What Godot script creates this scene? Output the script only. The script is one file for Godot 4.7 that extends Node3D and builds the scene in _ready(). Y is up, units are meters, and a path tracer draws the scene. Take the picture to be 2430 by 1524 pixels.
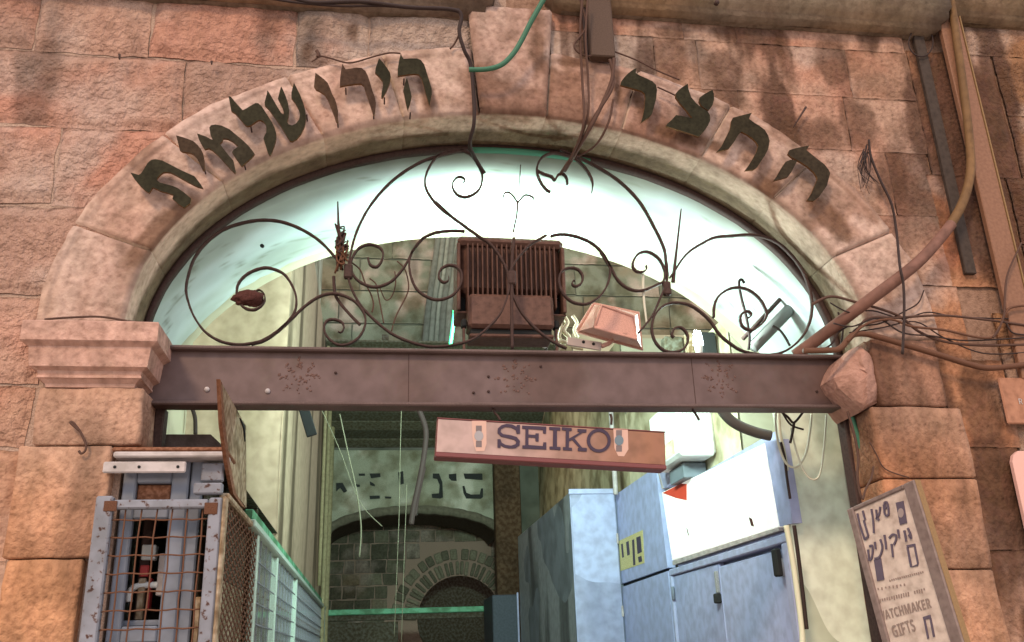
extends Node3D
# A stone arch with metal lettering over the entrance of a covered market courtyard.
# x runs along the facade, y is up, the street lies at +z and the passage at -z. Units are metres.

const F := 2183.7
const K := 1.00788
var cam_basis := Basis.from_euler(Vector3(0.351622, -0.154178, -0.034246))
var eye := Vector3(0, 1.6, 3.8)
var rng := RandomNumberGenerator.new()
var na := FastNoiseLite.new()
var nb := FastNoiseLite.new()
var M := {}
const AC := Vector2(0.62, 2.95)      # middle of the arch at its spring
const AIN := Vector2(1.67, 1.12)     # half axes of its inner edge
const AOUT := Vector2(2.02, 1.50)    # and of its outer edge

# ---------------------------------------------------------------- the scene
const LAMP := 14.0
func _ready() -> void:
	var cam := Camera3D.new()
	cam.name = "camera"
	cam.fov = rad_to_deg(2.0 * atan(762.0 / F))
	cam.near = 0.05
	cam.far = 300.0
	cam.transform = Transform3D(cam_basis, eye)
	add_child(cam)
	cam.current = true
	var we := WorldEnvironment.new()
	we.name = "world_environment"
	var env := Environment.new()
	var skm := ProceduralSkyMaterial.new()
	skm.sky_top_color = Color(0.80, 0.82, 0.86)
	skm.sky_horizon_color = Color(0.92, 0.89, 0.86)
	skm.sky_curve = 0.2
	skm.ground_horizon_color = Color(0.6, 0.56, 0.52)
	skm.ground_bottom_color = Color(0.45, 0.42, 0.40)
	var sky := Sky.new()
	sky.sky_material = skm
	env.background_mode = Environment.BG_SKY
	env.sky = sky
	env.background_energy_multiplier = 1.6
	env.tonemap_mode = Environment.TONE_MAPPER_LINEAR
	env.tonemap_exposure = 1.5
	env.sdfgi_enabled = true
	env.ssao_enabled = true
	env.ssil_enabled = true
	we.environment = env
	add_child(we)
	var sun := DirectionalLight3D.new()
	sun.name = "sun"
	sun.light_color = Color(1.0, 0.88, 0.74)
	sun.light_energy = 0.5
	sun.light_angular_distance = 10.0
	sun.shadow_enabled = true
	sun.rotation_degrees = Vector3(-38, -28, 0)
	add_child(sun)
	rng.seed = 7
	na.seed = 1; na.frequency = 0.01; na.fractal_octaves = 3
	nb.seed = 2; nb.frequency = 0.01; nb.fractal_octaves = 4
	make_materials()
	note_soot()
	build_facade()
	build_passage()
	build_cabinets()
	build_kiosk()
	build_beam()
	build_letters()
	build_lamps()
	build_watch_sign()
	build_repair_sign()
	build_cables()

# ---------------------------------------------------------------- surveying: a sight line of the survey photo meets a plane of the building
func sight(x: float, y: float) -> Vector3:
	return cam_basis * Vector3(x - 1215.0, 762.0 - y, -F)
func pz(x: float, y: float, z: float) -> Vector3:
	var d := sight(x * K, y * K)
	return eye + d * ((z - eye.z) / d.z)
func px(x: float, y: float, at: float) -> Vector3:
	var d := sight(x * K, y * K)
	return eye + d * ((at - eye.x) / d.x)
func nums(s: String) -> Array:
	var r := []
	for w in s.split(" ", false):
		var a := []
		for q in w.split(","):
			a.append(float(q))
		r.append(a)
	return r
# points noted on an enlargement (corner ox, oy, magnification s), laid on the plane z
func zoomed(ox: float, oy: float, s: float, text: String, z: float) -> Array:
	var r := []
	for a in nums(text):
		r.append(pz((ox + a[0] / s) / K, (oy + a[1] / s) / K, z))
	return r
func on_z(text: String, z: float) -> Array:
	var r := []
	for a in nums(text):
		r.append(pz(a[0], a[1], a[2] if a.size() > 2 else z))
	return r

# ---------------------------------------------------------------- mesh helpers
func mb(flat := true) -> SurfaceTool:
	var st := SurfaceTool.new()
	st.begin(Mesh.PRIMITIVE_TRIANGLES)
	st.set_smooth_group(-1 if flat else 0)
	st.set_color(Color.WHITE)
	return st
func tri(st: SurfaceTool, a: Vector3, b: Vector3, c: Vector3, out: Vector3) -> void:
	st.add_vertex(a)
	if (b - a).cross(c - a).dot(out) < 0.0:
		st.add_vertex(b); st.add_vertex(c)
	else:
		st.add_vertex(c); st.add_vertex(b)
func quad(st: SurfaceTool, a: Vector3, b: Vector3, c: Vector3, d: Vector3, out: Vector3) -> void:
	tri(st, a, b, c, out)
	tri(st, a, c, d, out)
func commit(st: SurfaceTool) -> ArrayMesh:
	st.generate_normals()
	st.index()
	return st.commit()
func obj(called: String, st, m: Material, parent: Node = self) -> MeshInstance3D:
	var o := MeshInstance3D.new()
	o.name = numbered(called, parent)
	o.mesh = commit(st) if st is SurfaceTool else st
	o.material_override = m
	parent.add_child(o, true)
	return o
func numbered(called: String, parent: Node) -> String:
	if not parent.has_node(called):
		return called
	var n := 1
	while parent.has_node("%s_%03d" % [called, n]):
		n += 1
	return "%s_%03d" % [called, n]
func tag(o: Node, label: String, category: String, group := "", kind := "") -> Node:
	o.set_meta("label", label)
	o.set_meta("category", category)
	if group: o.set_meta("group", group)
	if kind: o.set_meta("kind", kind)
	return o
func thing(called: String, label: String, category: String, at := Vector3.ZERO, group := "", kind := "") -> Node3D:
	var o := Node3D.new()
	o.name = numbered(called, self)
	add_child(o, true)
	o.position = at
	tag(o, label, category, group, kind)
	return o
# a chamfered box between two corners, optionally set in a frame
func box(st: SurfaceTool, a: Vector3, b: Vector3, bev := 0.004, t := Transform3D.IDENTITY) -> void:
	var lo := Vector3(min(a.x, b.x), min(a.y, b.y), min(a.z, b.z))
	var hi := Vector3(max(a.x, b.x), max(a.y, b.y), max(a.z, b.z))
	var c := (lo + hi) / 2
	var h := (hi - lo) / 2
	var e: float = min(bev, min(h.x, min(h.y, h.z)) * 0.9)
	var f := func(sx, sy, sz, ax): # corner pulled in on all axes but ax
		var q := Vector3(sx * h.x, sy * h.y, sz * h.z)
		for i in 3:
			if i != ax: q[i] -= sign(q[i]) * e
		return t * (c + q)
	for ax in 3:
		var u := (ax + 1) % 3
		var v := (ax + 2) % 3
		for s in [-1.0, 1.0]:
			var p := []
			for k in [[-1, -1], [1, -1], [1, 1], [-1, 1]]:
				var g := Vector3.ZERO
				g[ax] = s; g[u] = k[0]; g[v] = k[1]
				p.append(f.call(g.x, g.y, g.z, ax))
			var n := Vector3.ZERO
			n[ax] = s
			quad(st, p[0], p[1], p[2], p[3], t.basis * n)
		# the chamfers along this axis
		for s1 in [-1.0, 1.0]:
			for s2 in [-1.0, 1.0]:
				var g0 := Vector3.ZERO
				g0[ax] = -1; g0[u] = s1; g0[v] = s2
				var g1 := g0
				g1[ax] = 1
				var n2 := Vector3.ZERO
				n2[u] = s1; n2[v] = s2
				quad(st, f.call(g0.x, g0.y, g0.z, u), f.call(g1.x, g1.y, g1.z, u), f.call(g1.x, g1.y, g1.z, v), f.call(g0.x, g0.y, g0.z, v), t.basis * n2)
	for sx in [-1.0, 1.0]:
		for sy in [-1.0, 1.0]:
			for sz in [-1.0, 1.0]:
				tri(st, f.call(sx, sy, sz, 0), f.call(sx, sy, sz, 1), f.call(sx, sy, sz, 2), t.basis * Vector3(sx, sy, sz))
func boxo(called: String, a: Vector3, b: Vector3, m: Material, parent: Node, bev := 0.004, t := Transform3D.IDENTITY) -> MeshInstance3D:
	var st := mb()
	box(st, a, b, bev, t)
	return obj(called, st, m, parent)
# smooth curve through points
func smooth(p: Array, n := 8) -> Array:
	var r := []
	for i in p.size() - 1:
		var a: Vector3 = p[max(i - 1, 0)]
		var d: Vector3 = p[min(i + 2, p.size() - 1)]
		for k in n:
			r.append((p[i] as Vector3).cubic_interpolate(p[i + 1], a, d, k / float(n)))
	r.append(p[-1])
	return r
func tube(st: SurfaceTool, p: Array, r0: float, r1 := -1.0, sides := 8) -> void:
	var up := Vector3(0.31, 0.2, 0.93)
	var prev := []
	for i in p.size():
		var d: Vector3 = (p[min(i + 1, p.size() - 1)] - p[max(i - 1, 0)]).normalized()
		var u := d.cross(up)
		if u.length() < 0.05: u = d.cross(Vector3(1, 0.1, 0))
		u = u.normalized()
		up = u.cross(d).normalized()
		var v := up
		var r := r0 if r1 < 0 else lerpf(r0, r1, i / float(p.size() - 1))
		var ring := []
		for k in sides:
			var a := TAU * k / sides
			ring.append(p[i] + (u * cos(a) + v * sin(a)) * r)
		if i > 0:
			for k in sides:
				var m := (k + 1) % sides
				quad(st, prev[k], prev[m], ring[m], ring[k], ring[k] + ring[m] - p[i] * 2.0)
		else:
			for k in range(1, sides - 1): tri(st, ring[0], ring[k], ring[k + 1], -d)
		if i == p.size() - 1:
			for k in range(1, sides - 1): tri(st, ring[0], ring[k], ring[k + 1], d)
		prev = ring
# a forged flat bar that follows a curve lying in a plane z = const: t thick in the plane, w deep
func flatbar(st: SurfaceTool, p: Array, t: float, w: float, taper := false) -> void:
	var prev := []
	for i in p.size():
		var d: Vector3 = p[min(i + 1, p.size() - 1)] - p[max(i - 1, 0)]
		d = Vector3(d.x, d.y, 0).normalized()
		var u := Vector3(-d.y, d.x, 0)
		var g := i / float(p.size() - 1)
		var tt := t * (1.0 + 0.10 * sin(i * 1.7)) * (clampf((1.0 - g) * 8.0, 0.35, 1.0) if taper else 1.0)
		var ring := []
		for k in [[-1, -1], [1, -1], [1, 1], [-1, 1]]:
			ring.append(p[i] + u * (k[0] * tt / 2) + Vector3(0, 0, k[1] * w / 2))
		if i > 0:
			for k in 4:
				var m := (k + 1) % 4
				quad(st, prev[k], prev[m], ring[m], ring[k], ring[k] + ring[m] - p[i] * 2.0)
		if i == 0: quad(st, ring[0], ring[1], ring[2], ring[3], -d)
		if i == p.size() - 1: quad(st, ring[0], ring[1], ring[2], ring[3], d)
		prev = ring
# an outline cut from sheet: points in the plane with axes x, y of the frame t, thickness from z0 to z1 of that frame
func sheet(st: SurfaceTool, poly: PackedVector2Array, z0: float, z1: float, t := Transform3D.IDENTITY, face := Color.WHITE, edge := Color.WHITE) -> void:
	var idx := Geometry2D.triangulate_polygon(poly)
	st.set_color(face)
	for i in range(0, idx.size(), 3):
		for z in [z0, z1]:
			var a := poly[idx[i]]
			var b := poly[idx[i + 1]]
			var c := poly[idx[i + 2]]
			tri(st, t * Vector3(a.x, a.y, z), t * Vector3(b.x, b.y, z), t * Vector3(c.x, c.y, z), t.basis * Vector3(0, 0, 1.0 if z == max(z0, z1) else -1.0))
	var area := 0.0
	for i in poly.size():
		area += poly[i].cross(poly[(i + 1) % poly.size()])
	st.set_color(edge)
	for i in poly.size():
		var a := poly[i]
		var b := poly[(i + 1) % poly.size()]
		var n := Vector3(b.y - a.y, a.x - b.x, 0) * signf(area)
		quad(st, t * Vector3(a.x, a.y, z0), t * Vector3(b.x, b.y, z0), t * Vector3(b.x, b.y, z1), t * Vector3(a.x, a.y, z1), t.basis * n)
	st.set_color(Color.WHITE)
func flat2(p: Array) -> PackedVector2Array:
	var r := PackedVector2Array()
	for q in p: r.append(Vector2(q.x, q.y))
	return r
# a curved sheet from a function of u, v with a colour per point
func grid(st: SurfaceTool, nu: int, nv: int, f: Callable, col = null, out = null, grp = null) -> void:
	var p := []
	for i in nu + 1:
		var row := []
		for j in nv + 1:
			row.append(f.call(i / float(nu), j / float(nv)))
		p.append(row)
	for i in nu:
		for j in nv:
			var q := [p[i][j], p[i + 1][j], p[i + 1][j + 1], p[i][j + 1]]
			if grp: st.set_smooth_group(grp.call(i, j))
			var n: Vector3 = out if out is Vector3 else out.call((i + 0.5) / nu, (j + 0.5) / nv)
			for t in [[0, 1, 2], [0, 2, 3]]:
				var o: Array = t
				if ((q[t[1]] - q[t[0]]) as Vector3).cross(q[t[2]] - q[t[0]]).dot(n) > 0.0: o = [t[0], t[2], t[1]]
				for k in o:
					if col: st.set_color(col.call(q[k]))
					st.add_vertex(q[k])
	st.set_color(Color.WHITE)

# ---------------------------------------------------------------- materials
func noise_tex(size: int, type: int, freq: float, octaves: int, lo: Color, hi: Color, sd: int, mid = null, from := 0.25, to := 0.75) -> NoiseTexture2D:
	var n := FastNoiseLite.new()
	n.noise_type = type
	n.frequency = freq
	n.fractal_octaves = octaves
	n.seed = sd
	if type == FastNoiseLite.TYPE_CELLULAR:
		n.cellular_return_type = FastNoiseLite.RETURN_DISTANCE
	var t := NoiseTexture2D.new()
	t.width = size; t.height = size
	t.seamless = true
	t.noise = n
	var g := Gradient.new()
	g.offsets = PackedFloat32Array([from, to])
	g.colors = PackedColorArray([lo, hi])
	if mid != null: g.add_point((from + to) / 2, mid)
	t.color_ramp = g
	return t
func mat(c: Color, rough := 0.9, tex: Texture2D = null, scale := 1.0, bump: Texture2D = null, depth := 0.3, metal := 0.0, bscale := 0.0) -> StandardMaterial3D:
	var m := StandardMaterial3D.new()
	m.albedo_color = c.linear_to_srgb()
	m.roughness = rough
	m.metallic = metal
	m.metallic_specular = 0.35
	m.vertex_color_use_as_albedo = true
	if tex or bump:
		m.uv1_triplanar = true
		m.uv1_world_triplanar = true
		m.uv1_scale = Vector3.ONE * scale
	if tex: m.albedo_texture = tex
	if bump:
		m.heightmap_enabled = true
		m.heightmap_texture = bump
		m.heightmap_scale = depth
	return m
func layered(m: StandardMaterial3D, tex: Texture2D, scale: float) -> StandardMaterial3D:
	m.detail_enabled = true
	m.detail_albedo = tex
	m.detail_blend_mode = BaseMaterial3D.BLEND_MODE_MUL
	m.detail_uv_layer = BaseMaterial3D.DETAIL_UV_2
	m.uv2_triplanar = true
	m.uv2_world_triplanar = true
	m.uv2_scale = Vector3.ONE * scale
	return m
func L(r: float, g: float, b: float) -> Color:
	return Color(r, g, b)
func make_materials() -> void:
	var S := FastNoiseLite.TYPE_SIMPLEX_SMOOTH
	var C := FastNoiseLite.TYPE_CELLULAR
	var col_a := noise_tex(1024, S, 0.008, 7, Color(0.80, 0.78, 0.77), Color(1, 1, 1), 3, Color(0.93, 0.92, 0.92), 0.1, 0.8)
	var col_b := noise_tex(512, S, 0.06, 5, Color(0.89, 0.88, 0.87), Color(1, 1, 1), 9, null, 0.1, 0.7)
	var rough_h := noise_tex(1024, S, 0.012, 8, Color.BLACK, Color.WHITE, 5, null, 0.0, 1.0)
	var pit_h := noise_tex(1024, S, 0.02, 7, Color.BLACK, Color.WHITE, 7, null, 0.15, 0.8)
	var fine_h := noise_tex(512, S, 0.05, 6, Color.BLACK, Color.WHITE, 11, null, 0.0, 1.0)
	var stain := noise_tex(1024, S, 0.004, 7, Color(0.74, 0.71, 0.66), Color(1, 1, 1), 21, null, 0.2, 0.6)
	var rust_t := noise_tex(1024, S, 0.01, 7, Color(0.55, 0.36, 0.28), Color(1, 1, 1), 23, Color(0.93, 0.88, 0.86), 0.16, 0.36)
	var wood_t := noise_tex(512, S, 0.02, 5, Color(0.75, 0.68, 0.60), Color(1, 1, 1), 29)
	var faint := noise_tex(512, S, 0.006, 4, Color(0.86, 0.86, 0.85), Color(1, 1, 1), 41, null, 0.15, 0.7)
	M.rubble = layered(mat(Color.WHITE, 0.95, col_a, 1.3, pit_h, 1.0), col_b, 4.3)
	M.rubble.uv1_scale = Vector3.ONE * 1.6
	M.dressed = layered(mat(Color.WHITE, 0.92, col_a, 2.4, rough_h, 0.4), faint, 1.9)
	M.ashlar = layered(mat(Color.WHITE, 0.94, col_a, 3.0, rough_h, 0.6), faint, 1.6)
	M.mortar = mat(L(0.40, 0.27, 0.21), 0.97, col_b, 3.0, fine_h, 0.4)
	M.mortar_dark = mat(L(0.28, 0.165, 0.115), 0.97, col_a, 3.0, fine_h, 0.3)
	M.vault = layered(mat(Color.WHITE, 0.9, faint, 0.55), faint, 0.23)
	M.plaster = layered(mat(Color.WHITE, 0.9, faint, 0.8), stain, 0.7)
	M.concrete = layered(mat(Color.WHITE, 0.95, stain, 0.5, rough_h, 0.5), col_b, 2.1)
	M.core_grey = mat(L(0.13, 0.13, 0.10), 0.95, faint, 0.7)
	M.core_cream = mat(L(0.42, 0.37, 0.27), 0.9, faint, 0.7)
	M.light_panel = mat(L(0.84, 0.84, 0.82), 0.4, faint, 1.0)
	M.light_panel.emission_enabled = true
	M.light_panel.emission = Color(1.0, 1.0, 0.96)
	M.light_panel.emission_energy_multiplier = 0.3
	M.iron = mat(L(0.060, 0.033, 0.028), 0.8, col_a, 6.0)
	M.beam = layered(mat(L(0.128, 0.083, 0.077), 0.62, faint, 0.9), col_b, 3.0)
	M.letter = layered(mat(Color.WHITE, 0.55, col_a, 5.0, fine_h, 0.05), faint, 3.1)
	M.letter.metallic_specular = 0.15
	M.brown_metal = mat(L(0.125, 0.062, 0.046), 0.6, col_a, 3.0, fine_h, 0.05)
	M.pink_metal = mat(L(0.62, 0.33, 0.27), 0.55, col_b, 4.0, fine_h, 0.03)
	M.sign_face = mat(Color.WHITE, 0.35, faint, 2.0)
	M.ink = mat(L(0.045, 0.028, 0.05), 0.6)
	M.sign_trim = mat(L(0.16, 0.05, 0.05), 0.5)
	M.cable_dark = mat(L(0.035, 0.02, 0.018), 0.75, col_b, 5.0)
	M.cable_brown = mat(L(0.085, 0.042, 0.03), 0.75, col_b, 5.0)
	M.cable_orange = mat(L(0.12, 0.052, 0.03), 0.75, col_b, 5.0)
	M.cable_white = mat(L(0.55, 0.52, 0.42), 0.6)
	M.hose_green = mat(L(0.045, 0.14, 0.085), 0.55, col_b, 5.0)
	M.green_paint = layered(mat(L(0.16, 0.46, 0.27), 0.55, col_b, 3.0, fine_h, 0.05), stain, 1.2)
	M.pale_green = mat(L(0.46, 0.56, 0.49), 0.5, col_b, 3.0)
	M.cage_paint = layered(mat(L(0.215, 0.215, 0.25), 0.6, faint, 2.0), rust_t, 2.6)
	M.grey_blue = mat(L(0.19, 0.205, 0.255), 0.55, faint, 1.5)
	M.light_grey = mat(L(0.45, 0.39, 0.385), 0.55, faint, 3.0)
	M.rust_wire = mat(L(0.13, 0.055, 0.03), 0.85, col_b, 8.0)
	M.rust = mat(L(0.115, 0.048, 0.027), 0.9, col_b, 5.0, fine_h, 0.2)
	M.wood = layered(mat(L(0.42, 0.33, 0.24), 0.7, wood_t, 2.0), stain, 1.5)
	M.wood_edge = mat(L(0.24, 0.105, 0.06), 0.75, wood_t, 4.0)
	M.dark_wood = mat(L(0.10, 0.092, 0.07), 0.9, wood_t, 2.0, rough_h, 0.3)
	M.blue = mat(L(0.36, 0.39, 0.61), 0.45, col_b, 0.25)
	M.blue_pale = mat(L(0.37, 0.39, 0.58), 0.45, col_b, 0.25)
	M.slate_panel = mat(L(0.17, 0.19, 0.22), 0.55, faint, 0.9)
	M.plain_white = mat(Color.WHITE, 0.5, col_b, 0.3)
	M.white_paint = mat(L(0.84, 0.84, 0.84), 0.5, faint, 1.0)
	M.cream = layered(mat(L(0.74, 0.68, 0.48), 0.8, col_b, 2.0), stain, 0.7)
	M.dark = mat(L(0.02, 0.02, 0.02), 0.9)
	M.red = mat(L(0.60, 0.06, 0.03), 0.5)
	M.tool_red = mat(L(0.45, 0.05, 0.05), 0.45)
	M.steel = mat(L(0.55, 0.55, 0.55), 0.35, col_b, 3.0, null, 0.0, 0.7)
	M.rag = mat(L(0.085, 0.03, 0.025), 0.95, col_a, 9.0, rough_h, 0.5)
	M.ground = mat(L(0.48, 0.41, 0.34), 0.9, col_a, 0.7, rough_h, 0.5)
	M.orange_trunk = mat(L(0.22, 0.105, 0.062), 0.6, col_b, 1.5)
	M.duct = mat(L(0.085, 0.05, 0.035), 0.7, col_b, 3.0)
	M.gold = mat(L(0.24, 0.14, 0.06), 0.6, col_b, 3.0)
	var bulb := StandardMaterial3D.new()
	bulb.albedo_color = Color(0.95, 0.95, 1)
	bulb.emission_enabled = true
	bulb.emission = Color(0.88, 0.95, 1.0)
	bulb.emission_energy_multiplier = 3.0
	M.bulb = bulb
	var glass := StandardMaterial3D.new()
	glass.albedo_color = Color(0.8, 0.9, 0.85, 0.12)
	glass.transparency = BaseMaterial3D.TRANSPARENCY_ALPHA
	glass.roughness = 0.08
	M.glass = glass

# ---------------------------------------------------------------- the facade
func in_x(y: float) -> float: # half width of the arch mid line at a height
	var k := (y - AC.y) / 1.30
	return 1.84 * sqrt(max(0.0, 1.0 - k * k)) if y > AC.y else 1.84
func in_y(x: float) -> float:
	var k := (x - AC.x) / 1.84
	return AC.y + 1.30 * sqrt(max(0.0, 1.0 - k * k))
func streak(p: Vector3) -> float: # runs of dirt down the wall
	return 0.6 * nb.get_noise_3d(p.x * 480.0, p.y * 55.0, 3.0) + 0.7 * nb.get_noise_3d(p.x * 130.0, p.y * 45.0, 33.0)
# patches of soot and rust that the stone has taken on: middle, half width and height in metres, lean
var soot := []
func note_soot() -> void:
	for a in nums("385,540,26,105,35 1003,220,14,60,-10 1262,110,20,120,0 1250,15,28,28,0 1345,152,42,16,0 1590,325,70,20,20 1668,345,45,18,25 1580,140,42,65,0 1585,75,45,18,0 1720,75,60,15,0 1715,190,45,90,-8 1960,145,45,75,0 1900,310,110,55,15 2020,290,50,80,0 1800,440,50,24,32 2100,420,45,90,10 2330,300,60,60,0 2200,960,100,35,0 2320,1000,50,200,0 2350,1300,50,160,10 1452,210,12,70,0 1850,130,20,90,-4 1330,90,14,110,0 1500,235,20,60,-8 1950,520,30,70,-35 830,70,16,30,0 725,120,14,30,0"):
		var c := pz(a[0], a[1], 0.0)
		soot.append([Vector2(c.x, c.y), Vector2(a[2], a[3]) * 0.0019, deg_to_rad(a[4])])
func soot_at(p: Vector3) -> float:
	var k := 0.0
	var w := 0.35 * nb.get_noise_3d(p.x * 260.0, p.y * 160.0, 61.0) + 0.25 * na.get_noise_2d(p.x * 900.0, p.y * 600.0)
	for s in soot:
		var d: Vector2 = (Vector2(p.x, p.y) - s[0]).rotated(s[2]) / s[1]
		if absf(d.x) < 1.8 and absf(d.y) < 1.8:
			k = maxf(k, smoothstep(1.25, 0.75, pow(pow(absf(d.x), 3.0) + pow(absf(d.y), 3.0), 0.333) + w))
	return k
# one block of walling. side: which of its edges the arch cuts ("r", "l", "b" or "")
func stone(parent: Node, x0: float, x1: float, y0: float, y1: float, tint: Color, z: float, bulge: float, m: Material, side := "", dirt := 0.0, called := "stone") -> void:
	var st := mb(false)
	var cell := 0.013 if dirt > 0.0 else 0.018
	var nu := clampi(int((x1 - x0) / cell), 6, 70)
	var nv := clampi(int((y1 - y0) / cell), 5, 40)
	var sx := rng.randf() * 50.0
	var jit := Vector4(rng.randf_range(-1, 1), rng.randf_range(-1, 1), rng.randf_range(-1, 1), rng.randf_range(-1, 1)) * (0.007 if dirt == 0.0 else 0.002)
	var f := func(u: float, v: float):
		# the outermost rows of the grid form the sides that run back into the joint
		var su := clampf((u * nu - 1.0) / (nu - 2.0), 0, 1)
		var sv := clampf((v * nv - 1.0) / (nv - 2.0), 0, 1)
		var ya := y0 + jit.x * su
		var yb := y1 + jit.y * su
		var y := lerpf(ya, yb, sv)
		var xa := x0 + jit.z * sv
		var xb := x1 + jit.w * sv
		if side == "r": xb = min(xb, AC.x - in_x(y))
		if side == "l": xa = max(xa, AC.x + in_x(y))
		var x := lerpf(xa, xb, su)
		if side == "b": y = lerpf(max(ya, in_y(x)), yb, sv)
		var wob := 1.0 if dirt == 0.0 else 0.3
		x += na.get_noise_2d(y * 260.0, sx * 31.0) * 0.012 * wob + nb.get_noise_2d(y * 900.0, sx * 13.0) * 0.006
		y += na.get_noise_2d(x * 260.0, sx * 57.0) * 0.011 * wob + nb.get_noise_2d(x * 900.0, sx * 19.0) * 0.006
		var e: float = min(min(su * (xb - xa), (1.0 - su) * (xb - xa)), min(sv, 1.0 - sv) * (y1 - y0))
		var r := smoothstep(0.0, 0.045, e)
		var d := z + bulge * (0.25 + 0.75 * r) * (0.6 + 0.9 * na.get_noise_2d((x + sx) * 110.0, y * 110.0)) + bulge * 0.45 * r * nb.get_noise_2d((x + sx) * 420.0, y * 420.0) - 0.008 * (1.0 - r)
		if dirt > 0.0: d += 0.007 * (1.0 - r)
		if u == 0.0 or u == 1.0 or v == 0.0 or v == 1.0: d = z - (0.035 if dirt == 0.0 else 0.005)
		return Vector3(x, y, d)
	var c := func(p: Vector3):
		var g := na.get_noise_3d(p.x * 55.0 + sx, p.y * 55.0, 3.0)
		var t := tint * (1.0 + 0.42 * g)
		t = t.lerp(Color(tint.r * 1.08, tint.g * 0.84, tint.b * 0.78), clampf(nb.get_noise_3d(p.x * 110.0, p.y * 110.0, sx) * 2.2, 0, 0.9))
		t = t.lerp(Color(0.50, 0.38, 0.325), clampf((nb.get_noise_3d(p.x * 140.0, p.y * 140.0, sx + 20.0) - 0.05) * 1.8, 0, 0.55))
		t *= 1.0 - 0.45 * smoothstep(0.22, 0.5, na.get_noise_3d(p.x * 160.0, p.y * 60.0, sx + 7.0))
		if dirt > 0.0:
			var k := smoothstep(0.12 - dirt * 0.33, 0.42 - dirt * 0.33, streak(p) + 0.35 * nb.get_noise_3d(p.x * 200.0, p.y * 200.0, 9.0))
			t = t.lerp(Color(0.085, 0.040, 0.025), k * 0.86)
		if p.z > -1.0: t = t.lerp(Color(0.105, 0.05, 0.03), soot_at(p) * 0.7)
		return Color(max(t.r, 0.01), max(t.g, 0.01), max(t.b, 0.01))
	grid(st, nu, nv, f, c, Vector3(0, 0, 1))
	obj(called, st, m, parent)
# a course of blocks between given joints
func course(parent: Node, joints: Array, y0: float, y1: float, tints: Array, z: float, bulge: float, m: Material, sides := [], dirt := 0.0) -> void:
	var g := 0.004 if dirt == 0.0 else 0.0005
	for i in joints.size() - 1:
		stone(parent, joints[i] + g, joints[i + 1] - g, y0 + g, y1 - g, tints[i % tints.size()], z - (0.018 if dirt == 0.0 else 0.012), bulge, m, sides[i] if i < sides.size() else "", dirt)
func arch_at(t: float, s: float) -> Vector2:
	return AC + Vector2((AIN.x + (AOUT.x - AIN.x) * s) * cos(t), (AIN.y + (AOUT.y - AIN.y) * s) * sin(t))
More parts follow.
